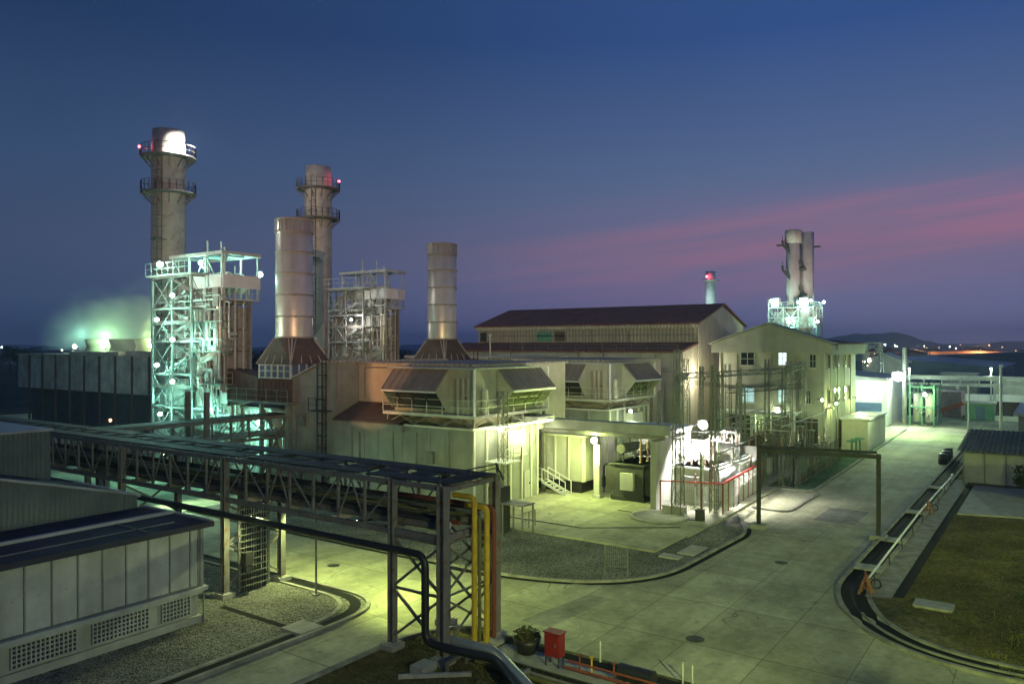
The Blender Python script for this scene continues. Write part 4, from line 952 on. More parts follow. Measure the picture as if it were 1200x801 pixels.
# bypass stacks
bs = thing('bypass_stack', 'front bypass stack, a plain banded cylinder on a rusty cone', 'chimney', (46.2,56.2,0))
b = MB(); b.lathe(46.2,56.2,[(1.62,12.7),(1.62,23.3),(1.52,23.3),(1.52,22)],44); b.build('shell', m_alu, bs)
b = MB()
for z in (12.75,14.6,16.5,18.4,20.3,22.1,23.2): b.lathe(46.2,56.2,[(1.63,z-.07),(1.69,z-.07),(1.69,z+.07),(1.63,z+.07)],44)
for k in range(16): a = k*math.pi/8; b.beam((46.2+1.66*math.cos(a),56.2+1.66*math.sin(a),22.1), (46.2+1.66*math.cos(a),56.2+1.66*math.sin(a),23.2), .06)
b.build('band', m_casing, bs)
b = MB(); v = [(43.9,53.9,10.4),(48.5,53.9,10.4),(48.5,58.5,10.4),(43.9,58.5,10.4)]
for k in range(16): a = math.pi/4+math.pi+k*math.pi/8; v.append((46.2+1.66*math.cos(a),56.2+1.66*math.sin(a),12.7))
f = []
for s4 in range(4):
    for k in range(4): f.append((s4, 4+(s4*4+k+0-0) % 16, 4+(s4*4+k+1) % 16)) if False else f.append((s4, 4+(s4*4+k-2) % 16, 4+(s4*4+k-1) % 16)[::-1])
    f.append((s4, (s4+1) % 4, 4+(s4*4+2) % 16))
b.add(v, f); b.build('cone', m_cone, bs)
b = MB(); b.box(44.0,54,7.2,48.4,58.4,9.1)
for k in range(9): b.box(43.9,54+k*.55-.05,7.2,43.98,54+k*.55+.05,9.1)
b.build('diverter_box', m_cone, bs)
b = MB(); b.box(44.2,54.2,9.11,48.2,58.2,10.39); b.build('damper_box', m_blue, bs)
b = MB()
for k in range(6): b.beam((44.05,54.1+k*.84,9.12), (44.05,54.1+k*.84,10.4), .12); b.beam((44.1+k*.84,54.05,9.12), (44.1+k*.84,54.05,10.4), .12)
for z in (9.2,9.8,10.3): b.beam((44.03,54,z), (44.03,58.4,z), .09)
b.each('damper_mullion', m_steelp, bs)
b = MB()
for c in ((43.9,53.9),(48.5,53.9),(48.5,58.5),(43.9,58.5)):
    d_ = (Vector((46.2,56.2))-Vector(c)).normalized(); e_ = Vector((46.2,56.2))-d_*1.7; b.beam((*c,10.42), (e_.x,e_.y,12.7), .14)
for k in range(5): b.beam((43.85,53.9+k*1.15,10.42), (44.75+.0,55.2+k*.5,12.6), .08); b.beam((43.9+k*1.15,53.85,10.42), (45.2+k*.5,54.75,12.6), .08)
b.each('cone_rib', m_casing, bs)
b = MB()
for x in (44.2,48.2):
    for y in (54.2,58.2): b.beam((x,y,0), (x,y,7.2), .3)
b.beam((44.2,54.2,.5),(44.2,58.2,6.8),.14); b.beam((44.2,58.2,.5),(44.2,54.2,6.8),.14); b.each('support_beam', m_steelb, bs)
b = MB(); b.box(43.0,53.2,7.0,49.3,61.5,7.16); b.rail([(43,61.5,7.16),(43,53.2,7.16)], 1.05, 1.4); b.build('walkway', m_steelb, bs)
dup(bs, (46.2+DX,56.2,0), 'rear bypass stack, standing alone against the sky at mid picture')
# roof-top bits around the boilers: thin vent pipes
for i, (x, y, z0, z1, lab) in enumerate(((52,60,0,12.5,'thin vent pipe between the floodlit boiler and the bypass stack'),(70,52,0,13,'thin bright vent pipe beside the second boiler'),(73,60,0,13.6,'slim dark vent pipe behind the pump shed'))):
    b = MB(); b.tube((x,y,z0), (x,y,z1), .1, 8); b.lathe(x,y,[(.1,z1),(.18,z1+.05),(.18,z1+.25),(.001,z1+.3)],10); tag(b.build('vent_pipe', m_steelp, None, (x,y,0)), lab, 'pipe', 'vent pipes among the boilers')

# ------------------------------------------------------------------ turbine hall
th = thing('turbine_hall', 'long brown steam turbine hall with a dark red gabled roof', 'hall', (99,50,0))
b = MB(); b.ext([(90.7,0),(107.4,0),(107.4,14.8),(99.2,17.3),(90.7,14.8)], 'y', 36, 69.5); b.build('wall', m_brownclad, th)
b = MB(); b.ext([(90.1,14.62),(99.2,17.3),(108,14.62),(108,14.8),(99.2,17.52),(90.1,14.8)], 'y', 35.6, 69.9); b.build('roof', m_redroof, th)
b = MB(); b.box(90.2,35.9,14.2,90.66,69.6,14.66); b.build('eaves', m_cream, th)
b = MB(); b.ext([(85.5,0),(90.68,0),(90.68,12.2),(85.5,11.2)], 'y', 36.1, 72); b.build('annex', m_greyflat, th)
b = MB(); b.ext([(85.1,11.18),(90.69,12.25),(90.69,12.45),(85.1,11.38)], 'y', 35.8, 72.2); b.build('annex_roof', m_redroof, th)
b = MB(); b.ext([(90.9,.1),(107.2,.1),(107.2,14.7),(99.2,17.1),(90.9,14.7)], 'y', 35.9, 35.99); b.ext([(85.6,.1),(90.6,.1),(90.6,12.1),(85.6,11.1)], 'y', 35.98, 36.08); b.build('gable', m_cream, th)
for y, w, m_ in ((55.5,1.5,m_cone),(58,2.4,m_green),(45.2,.12,m_frame),(63,.15,m_frame),(68.5,1.0,m_black)):
    b = MB(); b.box(90.5,y-w/2,12.6,90.66,y+w/2,13.9); b.build('wall_opening', m_, th)
for y in (40,47,50.5,61,66.5):
    b = MB(); b.tube((90.55,y,12.5), (90.55,y,14.6), .07, 8); b.tube((85.35,y-1,0), (85.35,y-1,11.1), .08, 8); b.build('downpipe', m_frame, th)
b = MB(); b.path([(85.3,37,9.2),(85.3,71,9.2)], .12, 8); b.path([(85.25,37,8.7),(85.25,71,8.7)], .06, 8); b.path([(88.5,36.0,.2),(88.5,35.95,10.4)], .06, 8); b.build('conduit', m_steelp, th)
b = MB(); b.box(90.5,36.3,13.3,90.66,69.2,13.42); b.build('cladding_seam', m_frame, th)
b = MB(); b.box(86.0,39,.2,86.1,40,.3); b.box(85.4,45,4,85.48,52,8); b.build('louvre', m_frame, th)
b = MB(); b.rail([(85.3,36.2,11.25),(85.3,60,11.25)], .9, 2, .03); b.build('railing', m_steelb, th)
t = thing('service_block', 'flat roofed block in front of the hall with a teal lit parapet', 'building', (79,60,0))
b = MB(); b.box(78,50.5,0,84,72,10.4); b.build('wall', m_greyflat, t)
b = MB(); b.box(77.8,50.3,10.41,84.2,72.2,10.7); b.build('roof', m_pale, t)
# ------------------------------------------------------------------ control building
cb = thing('control_building', 'cream control building with a shallow gabled roof and small windows', 'building', (98,27,0))
b = MB(); b.box(90,21.1,0,106,33,12.0); b.build('wall', m_cbw, cb)
b = MB(); b.ext([(20.0,12.15),(34.1,12.15),(34.1,12.3),(27,13.15),(20.0,12.3)], 'x', 91.6, 107); b.ext([(20.0,12.2),(27,14.5),(34.1,12.2),(34.1,12.34),(27,14.66),(20.0,12.34)], 'x', 91.0, 91.59); b.build('roof', m_redroof, cb)
b = MB(); b.ext([(20.0,12.2),(27,14.5),(34.1,12.2),(34.1,12.34),(27,14.66),(20.0,12.34)], 'x', 89.0, 90.99); b.build('verge', m_cbw, cb)
b = MB(); b.ext([(20.3,12.05),(33.8,12.05),(33.8,12.2),(27,14.46),(20.3,12.2)], 'x', 89.3, 91.5); b.box(89.3,20.1,11.0,106.8,20.75,12.04); b.box(91.5,20.0,11.5,106.9,21.08,12.14); b.box(89.3,20.75,11.2,89.96,33.7,12.04); b.build('pediment', m_cbw, cb)
def win(y, z, w, h, mat, lit=None):
    b = MB()
    for a in ((y-w/2-.08,z-h/2-.08,y+w/2+.08,z-h/2),(y-w/2-.08,z+h/2,y+w/2+.08,z+h/2+.08),(y-w/2-.08,z-h/2,y-w/2,z+h/2),(y+w/2,z-h/2,y+w/2+.08,z+h/2),(y-.03,z-h/2,y+.03,z+h/2),(y-w/2,z-.03,y-.031,z+.03),(y+.031,z-.03,y+w/2,z+.03)): b.box(89.9,a[0],a[1],89.99,a[2],a[3])
    w_ = b.build('window', m_steelp, cb); b = MB(); b.box(89.94,y-w/2,z-h/2,89.97,y+w/2,z+h/2); b.build('pane', mat, w_)
    b = MB(); b.box(89.8,y-w/2-.15,z-h/2-.2,89.99,y+w/2+.15,z-h/2-.085); b.build('sill', m_pale, w_)
win(29.6,10.5,1.5,1.4,m_glassd); win(25.6,10.6,.85,1.5,e_window); win(29.6,6.3,1.5,1.6,e_windowt); win(25.6,6.3,.9,1.4,e_windowt); win(22.3,10.3,.6,1.4,m_glassd); win(22.8,6.3,.5,1.4,m_glassd)
for z in (10.3, 6.3):
    for x in (91.7,94.6,96.2,99.6,102.5):
        b = MB(); b.box(x-.45,21.0,z-.85,x+.45,21.08,z+.85); b.box(x-.5,20.95,z-.98,x+.5,21.09,z-.86); w_ = b.build('window', m_steelp, cb)
        b = MB(); b.box(x-.38,20.97,z-.78,x+.38,20.998,z+.78); b.build('pane', m_glassd, w_)
for y in (21.25,24.2,26.9,30.9,32.85): b = MB(); b.box(89.82,y-.1,0,89.985,y+.1,11.0); b.build('pilaster', m_casing, cb)
b = MB(); b.box(87.6,23.6,4.3,89.8,32.4,4.6); b.box(87.7,23.7,0,88.0,24.0,4.29); b.box(87.7,32,0,88,32.3,4.29); b.box(87.7,28,0,88,28.3,4.29); b.build('canopy', m_white, cb)
for y in (30.5,26.3,23): b = MB(); b.box(89.85,y-1.2,.05,89.98,y+1.2,3.9); b.build('door', m_steeld, cb)
b = MB(); b.box(91,20.4,5,91.5,20.98,5.2); 
for k in range(4): b.tube((92+k*3.4,20.9,0), (92+k*3.4,20.9,11.2), .07, 8)
b.build('downpipe', m_cream, cb)
t = thing('flat_store', 'low flat store with pale lit walls past the control building', 'building', (101,19.2,0))
b = MB(); b.box(96,17.8,0,107,20.6,3.5); b.build('wall', m_pale, t)
b = MB(); b.box(95.8,17.6,3.51,107.2,20.8,3.7); b.build('roof', m_white, t)
for i, (x, y, lab) in enumerate(((91.5,18.6,'green valve wheel stand beside the kerb near the flat store'),(93.2,18.5,'second green valve stand next to the flat store corner'),(94.8,18.4,'third green valve stand against the flat store wall'))):
    t = thing('valve_stand', lab, 'valve', (x,y,0), 'valve stands by the flat store')
    b = MB(); b.tube((x,y,0), (x,y,1.5), .1, 8); b.build('stem', m_green, t)
    b = MB(); b.path([(x+.5*math.cos(k*math.pi/8),y+.5*math.sin(k*math.pi/8),1.55) for k in range(17)], .06, 6); b.build('handwheel', m_green, t)

# ------------------------------------------------------------------ cooling tower bank with steam
ct = thing('cooling_tower', 'long dark bank of cooling tower cells under grey louvred fascias', 'cooling tower', (60,114,0))
b = MB(); b.box(55.6,95.6,5.6,70,133,10.6); b.build('fascia', m_fascia, ct)
b = MB()
y = 95.8; k = 0
while y < 133: b.box(55.4,y-.15,0,55.58,y+.15,10.9); y += 4.15; k += 1
b.build('column', m_cone, ct)
b = MB(); b.box(57.5,95.8,0,69.5,132.8,5.58); b.build('fill_pack', M('fill_slats',(.06,.07,.09),.8,streak=.3), ct)
b = MB(); b.box(55.3,95.4,10.61,70.2,101,11.3); b.box(55.3,103,10.61,70.2,116,11.2); b.box(55.3,116.4,10.61,70.2,133.2,10.8); b.build('deck_edge', m_casing, ct)
for i, y in enumerate((100, 107, 114, 121)):
    b = MB(); b.lathe(63,y,[(3.0,10.8),(2.6,11.9),(2.9,13.0),(2.75,13.0),(2.45,11.9)],36); b.build('fan_cylinder', m_conc, ct)
# ------------------------------------------------------------------ distant plant
t = thing('slim_chimney', 'distant slender white chimney with a red lit ring, over the hall ridge', 'chimney', (193,73,0))
b = MB(); b.lathe(193,73,[(1.5,0),(1.3,31),(1.2,31)],24); b.build('shell', m_white, t)
b = MB(); b.lathe(193,73,[(1.35,28.5),(2.2,28.6),(2.2,28.75),(1.35,28.75)],20); b.build('platform', m_steelp, t)
rq = random.Random(8)
dv = thing('twin_stack', 'distant pair of pale exhaust stacks wrapped by stairs above glowing platforms', 'chimney', (205,55,0))
for x, y, zt in ((205.6,55.8,41.6),(207.6,53.0,41.0)):
    b = MB(); b.lathe(x,y,[(1.75,10),(1.75,zt),(1.6,zt)],28); b.build('shell', m_conk, dv)
b = MB(); b.lathe(205.6,55.8,[(1.8,38.2),(2.1,38.3),(2.1,41.4),(1.8,41.6)],24); b.build('silencer_head', m_casing, dv)
b = MB()

def flight(p, q):
    b.beam(p, q, .35, .8); b.beam((p[0],p[1],p[2]+1.1), (q[0],q[1],q[2]+1.1), .12)
for z in (25, 31.5): flight((203.4,57.6,z+6.2), (205.4,53.2,z+.4)); b.box(204.6,52.6,z-.3,205.8,54.0,z+.3); flight((203.4,57.8,z+6), (203.6,58.0,z+7.4))
b.box(203.0,56.8,37.6,204.6,59.4,37.9); b.box(207.6,50.0,37.2,209.4,51.6,37.5); b.build('stair', m_steeld, dv)
b = MB()
for z in (14,16.5,19,21.5): b.box(202,50,z,211,61,z+.3); b.rail([(202,61,z+.3),(202,50,z+.3),(211,50,z+.3)], 1.2, 1.6, .06)
for x in (202,205,208,211):
    for y in (50,53.6,57.3,61): b.beam((x,y,0), (x,y,22 if y < 60 else 24), .3)
for k in range(3):
    for z in (11,16.5): b.beam((202,50+k*3.67,z), (202,53.67+k*3.67,z+5), .18); b.beam((202,53.67+k*3.67,z), (202,50+k*3.67,z+5), .18)
for k in range(24): x, y, z = rq.uniform(202,206), rq.uniform(50,61), rq.uniform(14,22); b.path([(x,y,z),(x,y+1.2,z),(x,y+1.2,z+1.8)], .2, 6, .3)
b.build('platform', m_steelp, dv)
b = MB(); b.box(203.5,52,0,210,60,20.5); b.build('casing', m_pale, dv)
for k, (x, y, z) in enumerate(((202.2,56,16.9),(202.2,51,19.4),(202.3,58.5,21.9),(202.5,51.5,21.9),(204,50.2,16.9),(206,50.2,19.4))): b = MB(); b.box(x,y,z,x+1.6,y+2,z+2.2); b.build('equipment_box', m_white, dv)
# ------------------------------------------------------------------ far side of the road and the right edge
sd = thing('white_shed', 'small white sheet shed with a corrugated lean-to roof on the concrete pad', 'shed', (82,4.4,0))
b = MB(); b.ext([(77.4,.13),(88,.13),(88,3.7),(77.4,2.95)], 'y', 2.0, 6.75); b.build('wall', m_greyflat, sd)
b = MB()
for y in (6.72,5.15,3.6,2.05): b.box(77.3,y-.05,.14,77.39,y+.05,2.9)
b.box(77.3,2,2.8,77.38,6.7,2.92); b.build('frame', m_frame, sd)
b = MB(); n = 60; v = []; f = []
for i in range(n+1):
    y = 1.6+5.6*i/n; d = .07 if i % 4 in (1,2) else 0
    v += [(76.9,y,2.97+d),(88.3,y,3.85+d)]
    if i: f.append((2*i-2,2*i-1,2*i+1,2*i))
b.add(v, f); b.build('roof', M('galvanised_roof',(.19,.19,.14),.95,0,rust=.3), sd)
b = MB(); b.box(77.2,2.4,.0,77.38,6.4,.3); b.build('kick_plate', m_steeld, sd)
t = thing('grey_store', 'big plain grey store behind the white shed at the picture edge', 'building', (95,-2,0))
b = MB(); b.box(90,-14,0,106,3.2,5.2); b.build('wall', m_conc, t)
b = MB(); b.box(89.6,-14.4,5.21,106.4,3.6,5.5); b.build('roof', m_pale, t)
b = MB(); b.box(78.5,-6,0,86,1.0,4.7); t2 = tag(b.build('dark_annex', m_conc, None, (82,-2,0)), 'grey annex wall right beside the white shed', 'building')
t = thing('tall_light_pole', 'tall white pole standing by the grey store', 'pole', (103,5.3,0))
b = MB(); b.tube((103,5.3,0), (103,5.3,9.6), .17, 12, .13); b.box(102.8,5.1,9.6,103.2,5.5,9.9); b.build('shaft', m_white, t)
b = MB(); b.box(102.6,4.9,0,103.4,5.7,.4); b.build('base', m_slab, t)
t = thing('thin_pole', 'thinner white pole at the road edge before the far pipe bridge', 'pole', (110,9.0,0))
b = MB(); b.tube((110,9,0), (110,9,7.2), .1, 10); b.build('shaft', m_white, t); b = MB(); b.box(109.75,8.75,0,110.25,9.25,.3); b.build('base', m_slab, t)
b = MB(); b.tube((66,1.3,.13), (66,1.3,2.6), .06, 10); b.box(65.85,1.15,.13,66.15,1.45,.2); tag(b.build('pad_post', m_steel, None, (66,1.3,.13)), 'single short post at the corner of the shed pad', 'post')
for i, (x, y, lab) in enumerate(((90,9.6,'dark drum at the road edge, nearest of the drums past the shed'),(92.5,9.6,'dark drum at the road edge, middle one past the shed'),(95.3,9.7,'dark drum at the road edge, last one past the shed'))):
    b = MB(); b.lathe(x,y,[(.001,0),(.45,0),(.45,.45),(.48,.5),(.45,.55),(.45,1.05),(.001,1.05)],18); tag(b.build('oil_drum', m_black, None, (x,y,0)), lab, 'drum', 'drums at the road edge')
# white pipe barrier with orange trestles
t = thing('pipe_barrier', 'long white pipe rail on short stakes along the roadside channel', 'barrier', (60,7.3,0))
b = MB(); b.path([(40.9,7.55,.75),(60,7.75,.72),(78,7.55,.75)], .055, 8); b.build('rail', m_white, t)
for k in range(9): x = 42.5+k*4.2; b = MB(); b.beam((x,7.55,.05), (x,7.6,.74), .06); b.build('stake', m_steeld, t)
for i, (x, lab) in enumerate(((40.7,'orange painted timber trestle at the near end of the white rail'),(62.6,'reddish timber trestle halfway along the white rail'))):
    t = thing('trestle', lab, 'trestle', (x,7.6,.05), 'trestles along the white rail')
    for s_ in (-1,1): b = MB(); b.beam((x+.28*s_,7.35,.05), (x+.08*s_,7.6,.85), .09); b.beam((x+.28*s_,7.9,.05), (x+.08*s_,7.65,.85), .09); b.build('leg', m_orange, t)
    b = MB(); b.beam((x-.35,7.62,.4), (x+.35,7.62,.4), .08,.12); b.beam((x-.4,7.62,.8), (x+.4,7.62,.8), .1,.14); b.beam((x-.1,7.62,.8),(x-.1,7.62,1.15),.08); b.build('rail', m_redp, t)
    b = MB(); b.path([(x+.7,7.3+.22*math.sin(k*math.pi/8),.4+.22*math.cos(k*math.pi/8)) for k in range(17)], .05, 6); b.build('wheel', m_black, t)
# tree and bushes at the right edge
def tree(lab, x, y, h, rx, n, sz, cat='tree'):
    t = thing('broadleaf_tree', lab, cat, (x,y,0))
    b = MB(); b.path([(x,y,0),(x+.1,y,h*.35),(x-.05,y+.1,h*.7)], .14*h/4, 8, 0, .05)
    for k in range(7): a = k*.9; b.path([(x,y,h*(.3+.05*k)),(x+.5*rx*math.cos(a),y+.5*rx*math.sin(a),h*(.5+.06*k))], .05, 6, 0, .02)
    b.build('trunk', m_bark, t)
    b = MB(); rr = random.Random(int(x*7+y*3))
    for k in range(16):
        a = rr.uniform(0,6.28); q = rr.uniform(.1,.8)*rx; z = h*rr.uniform(.38,.95); leafball(b, (x+q*math.cos(a),y+q*math.sin(a),z), rr.uniform(.25,.5)*rx, rr.uniform(.08,.15)*h, n//16, sz)
    b.build('crown', m_leaf, t); return t
tree('dark leafy tree beside the white shed at the picture edge', 72.5, 1.4, 3.4, 1.5, 2600, .11)
tree('dark tree behind the lawn at the picture edge', 70.5, -2.5, 4.2, 2.2, 2600, .12)
tree('low dark shrub on the lawn at the picture edge', 47.5, .6, .9, .9, 900, .07, 'shrub')
tree('thin low shrub by the kerb at the far lawn edge', 43.0, .9, .6, .7, 500, .06, 'shrub')
# ------------------------------------------------------------------ buildings across the far end of the road
t = thing('white_hall', 'long white hall glaring in the floodlight beyond the control building', 'building', (136,32,0))
b = MB(); b.box(128,21,0,146,43,6.8); b.build('wall', m_white, t)
b = MB(); b.ext([(20.6,6.81),(43.4,6.81),(43.4,7.0),(32,8.0),(20.6,7.0)], 'x', 127.6, 146.4); b.build('roof', m_greyflat, t)
b = MB(); b.box(127.8,21.8,.6,127.98,25.5,3.4); b.build('door', m_blue, t)
t = thing('floodlight_mast', 'white mast carrying the bluish floodlight over the far road end', 'mast', (132,19.3,0))
b = MB(); b.tube((132,19.3,0), (132,19.3,11.7), .33, 14, .3); b.build('shaft', m_steelm, t)
b = MB(); b.box(131.6,19.4,7.0,132.0,21.0,7.2); b.build('bracket', m_steelp, t)
t = thing('process_frame', 'green steel frame of pipes and vessels at the end of the road', 'frame', (135,16.8,0))
b = MB()
for x in (131,135,139):
    for y in (15.2,16.8,18.4): b.beam((x,y,0), (x,y,6.2), .22)
for z in (2.8,5.8):
    for x in (131,135,139): b.beam((x,15.2,z), (x,18.4,z), .2)
    for y in (15.2,16.8,18.4): b.beam((131,y,z), (139,y,z), .2)
b.build('frame', m_green, t)
for y in (16,17.6): b = MB(); b.lathe(133,y,[(.001,.4),(.6,.5),(.6,4.6),(.001,4.9)],18); b.build('vessel', m_pale, t)
b = MB()
for k in range(5): b.path([(130.5,15.4+k*.7,1+k*.5),(138,15.4+k*.7,1+k*.5),(138,15.4+k*.7,6)], .12, 8, .3)
b.build('pipe', m_steelp, t)
t = thing('lattice_tower', 'small blue lit lattice tower behind the green frame', 'tower', (150,27,0))
b = MB(); b.lattice((150,27,0), (150,27,12.5), 3.2, 1.9, .3, .16, 2.4); b.build('tower', m_steelp, t)
t = thing('loading_shelter', 'pinkish shelter with a red sloping conveyor at the end of the road', 'shelter', (154,15,0))
b = MB(); b.box(151,13.4,0,157,17.6,4.2); b.build('wall', M('pink_sheet',(.5,.36,.34),.6,streak=.5,rust=.6), t)
b = MB(); b.beam((149.4,17.0,.8), (149.4,12.6,2.6), .7,.6); b.beam((149.4,17.0,0),(149.4,17.0,.6),.3); b.beam((149.4,12.6,0),(149.4,12.6,2.4),.3); b.build('conveyor', m_redrail, t)
pb = thing('pipe_bridge', 'far pale pipe bridge on columns crossing behind the road end', 'pipe bridge', (160,0,0))
b = MB()
for z in (6.1,5.0): b.beam((160,27,z), (160,-40,z), .3,.45); b.beam((162.5,27,z), (162.5,-40,z), .3,.45)
for k in range(22): b.beam((160,26-k*2.9,5.0), (160,26-k*2.9,6.1), .2)
b.build('girder', m_steelp, pb)
for k in range(12): b = MB(); b.beam((160,26-k*5.6,0), (160,26-k*5.6,5.0), .34); b.build('column', m_steelp, pb)
b = MB()
for k in range(4): b.path([(160.6+k*.5,27,6.4),(160.6+k*.5,-40,6.4)], .2, 8)
b.build('pipe', m_pale, pb)
t = thing('low_wall', 'long low wall with a white band across the far road end', 'wall', (150,0,0))
b = MB(); b.box(168,-45,0,169,24,1.8); b.build('wall', m_cone, t); b = MB(); b.box(167.6,-45,1.81,169.2,24,3.0); b.build('band', m_white, t); b = MB(); b.box(146.6,-5,0,147.2,12.5,.8); b.build('plinth', m_white, t)
for i, (x, y, w, d, h, mt, lab) in enumerate(((190,10,60,40,7.2,m_blue,'dark blue roofed warehouse beyond the pipe bridge'),(205,-40,70,36,7.6,m_blue,'dark blue warehouse at the far right of the plain'),(240,60,40,30,9.0,m_greyflat,'grey warehouse beyond the white hall'),(168,25,8,6.5,8.6,m_pale,'pale block lit behind the white hall'),(300,-30,40,70,8.2,m_blue,'long low blue factory near the horizon'))):
    t = thing('warehouse', lab, 'warehouse', (x,y,0)); b = MB(); b.box(x,y,0,x+w,y+d,h); b.build('wall', mt, t)
    b = MB(); b.ext([(y-.6,h+.01),(y+d+.6,h+.01),(y+d+.6,h+.3),(y+d/2,h+2),(y-.6,h+.3)], 'x', x-.5, x+w+.5); b.build('roof', m_blue if mt is not m_pale else m_pale, t)
t = thing('arched_roof_hall', 'long low hall with a glowing orange arched roof near the horizon', 'hall', (560,75,0))
b = MB(); pr = [(20,0)] + [(20+110*k/16, 5.2+3.4*math.sin(math.pi*k/16)) for k in range(17)] + [(130,0)]; b.ext(pr, 'x', 560, 610); 
for i in range(len(b.v)): x, y, z = b.v[i]; b.v[i] = (x, y-30, z)
b.build('shell', M('orange_roof',(.6,.35,.25),.5), t)
# small plant buildings and pipes behind the far pipe bridge
for i, (x, y, w, d, h, mt, lab) in enumerate(((172,2,7,8,5.2,m_pale,'pale pump house behind the far pipe bridge, near the thin pole'),(176,13,5,6,6.4,m_greyflat,'grey switch house behind the pink shelter'),(170,-10,8,6,4.4,m_white,'white low hut behind the far pipe bridge at the picture edge'),(150,33,6,8,9.0,m_white,'white tank house rising behind the white hall roof'),(146,8.5,3,4,2.6,m_green,'green locker hut by the end of the road'))):
    t = thing('plant_hut', lab, 'hut', (x,y,0)); b = MB(); b.box(x,y,0,x+w,y+d,h); b.build('wall', mt, t)
    b = MB(); b.box(x-.3,y-.3,h+.01,x+w+.3,y+d+.3,h+.3); b.build('roof', m_greyflat, t); b = MB(); b.box(x-.08,y+d*.3,.1,x-.01,y+d*.3+1.2,2.2); b.build('door', m_blue, t)
for i, (x, y, lab) in enumerate(((152,3,'pale lamp post left of the thin pole beyond the road end'),(156,22,'pale lamp post beside the green frame'),(165,10,'pale lamp post behind the pink shelter'))):
    t = thing('lamp_post', lab, 'lamp post', (x,y,0), 'lamp posts beyond the road end'); b = MB(); b.tube((x,y,0), (x,y,8), .1, 8); b.build('pole', m_white, t)
    b = MB(); b.box(x-.6,y-.15,8,x+.1,y+.15,8.15); b.build('head', m_steeld, t); b = MB(); b.box(x-.55,y-.12,7.9,x-.1,y+.12,7.99); b.build('lamp', e_yel, t)
    l_ = bpy.data.lights.new('light', 'POINT'); l_.energy = 1500; l_.color = (.7,1,.75); l_.shadow_soft_size = .2; lo = bpy.data.objects.new('light', l_); C.objects.link(lo); lo.location = (x-.4,y,7.7)
# town on the plain: small dark houses, each its own thing
rr = random.Random(5); hs = []
for i in range(46):
    d = rr.uniform(330,900); px = rr.uniform(950,1230) if i < 34 else rr.uniform(-20,150)
    a = (px-600)/915*d; x, y = .573*a+.8195*d, -.8195*a+.573*d; w, h = rr.uniform(8,22), rr.uniform(4,9)
    t = thing('distant_house', 'small dark building of the far town strung along the horizon', 'house', (x,y,0), 'far town buildings')
    b = MB(); b.box(x,y,0,x+w,y+w*.8,h); b.build('wall', rr.choice((m_conc,m_greyflat,m_blue)), t); b = MB(); b.ext([(y-.4,h),(y+w*.8+.4,h),(y+w*.4,h+2.2)], 'x', x-.4, x+w+.4); b.build('roof', m_darkroof, t)
for i in range(26):
    d = rr.uniform(260,420); px = rr.choice((rr.uniform(-40,35), rr.uniform(120,175), rr.uniform(285,330), rr.uniform(455,560)))
    a = (px-600)/915*d; x, y = .573*a+.8195*d, -.8195*a+.573*d; h = rr.uniform(8,14)
    t = thing('distant_tree', 'dark tree of the far belt behind the cooling tower and boilers', 'tree', (x,y,0), 'far belt of trees')
    b = MB(); b.path([(x,y,0),(x,y,h*.6)], .3, 6, 0, .1); b.build('trunk', m_bark, t)
    b = MB()
    for k in range(7): leafball(b, (x+rr.uniform(-3,3),y+rr.uniform(-3,3),h*rr.uniform(.45,.85)), 2.4, 1.8, 60, .6)
    b.build('crown', m_leaf, t)
# hills
def hillrange(name, px0, px1, d, prof, dep):
    b = MB(); v = []; f = []; n = 60; m_ = 8
    for i in range(n+1):
        px = px0+(px1-px0)*i/n; h = prof(i/n)
        for j in range(m_+1):
            dd = d+dep*(j/m_-.5); a = (px-600)/915*dd; z = h*math.sin(math.pi*j/m_)**.8; v.append((.573*a+.8195*dd, -.8195*a+.573*dd, z-.5))
    for i in range(n):
        for j in range(m_): k = i*(m_+1)+j; f.append((k,k+m_+1,k+m_+2,k+1))
    b.add(v, f, True); struct(b.build(name, m_hill))
hillrange('hills', 930, 1130, 2600, lambda t: 8+62*max(0,math.sin(math.pi*min(1,t*1.02)))**1.0*(1-.5*t)+5*math.sin(t*11+1)+3*math.sin(t*23)+1.5*math.sin(t*57), 700)
hillrange('hills', 1020, 1330, 3300, lambda t: 12+16*math.sin(math.pi*t)+6*math.sin(t*13)+2*math.sin(t*41), 500)
hillrange('hills', -200, 620, 3600, lambda t: 10+6*math.sin(t*9)+4*math.sin(t*31), 500)
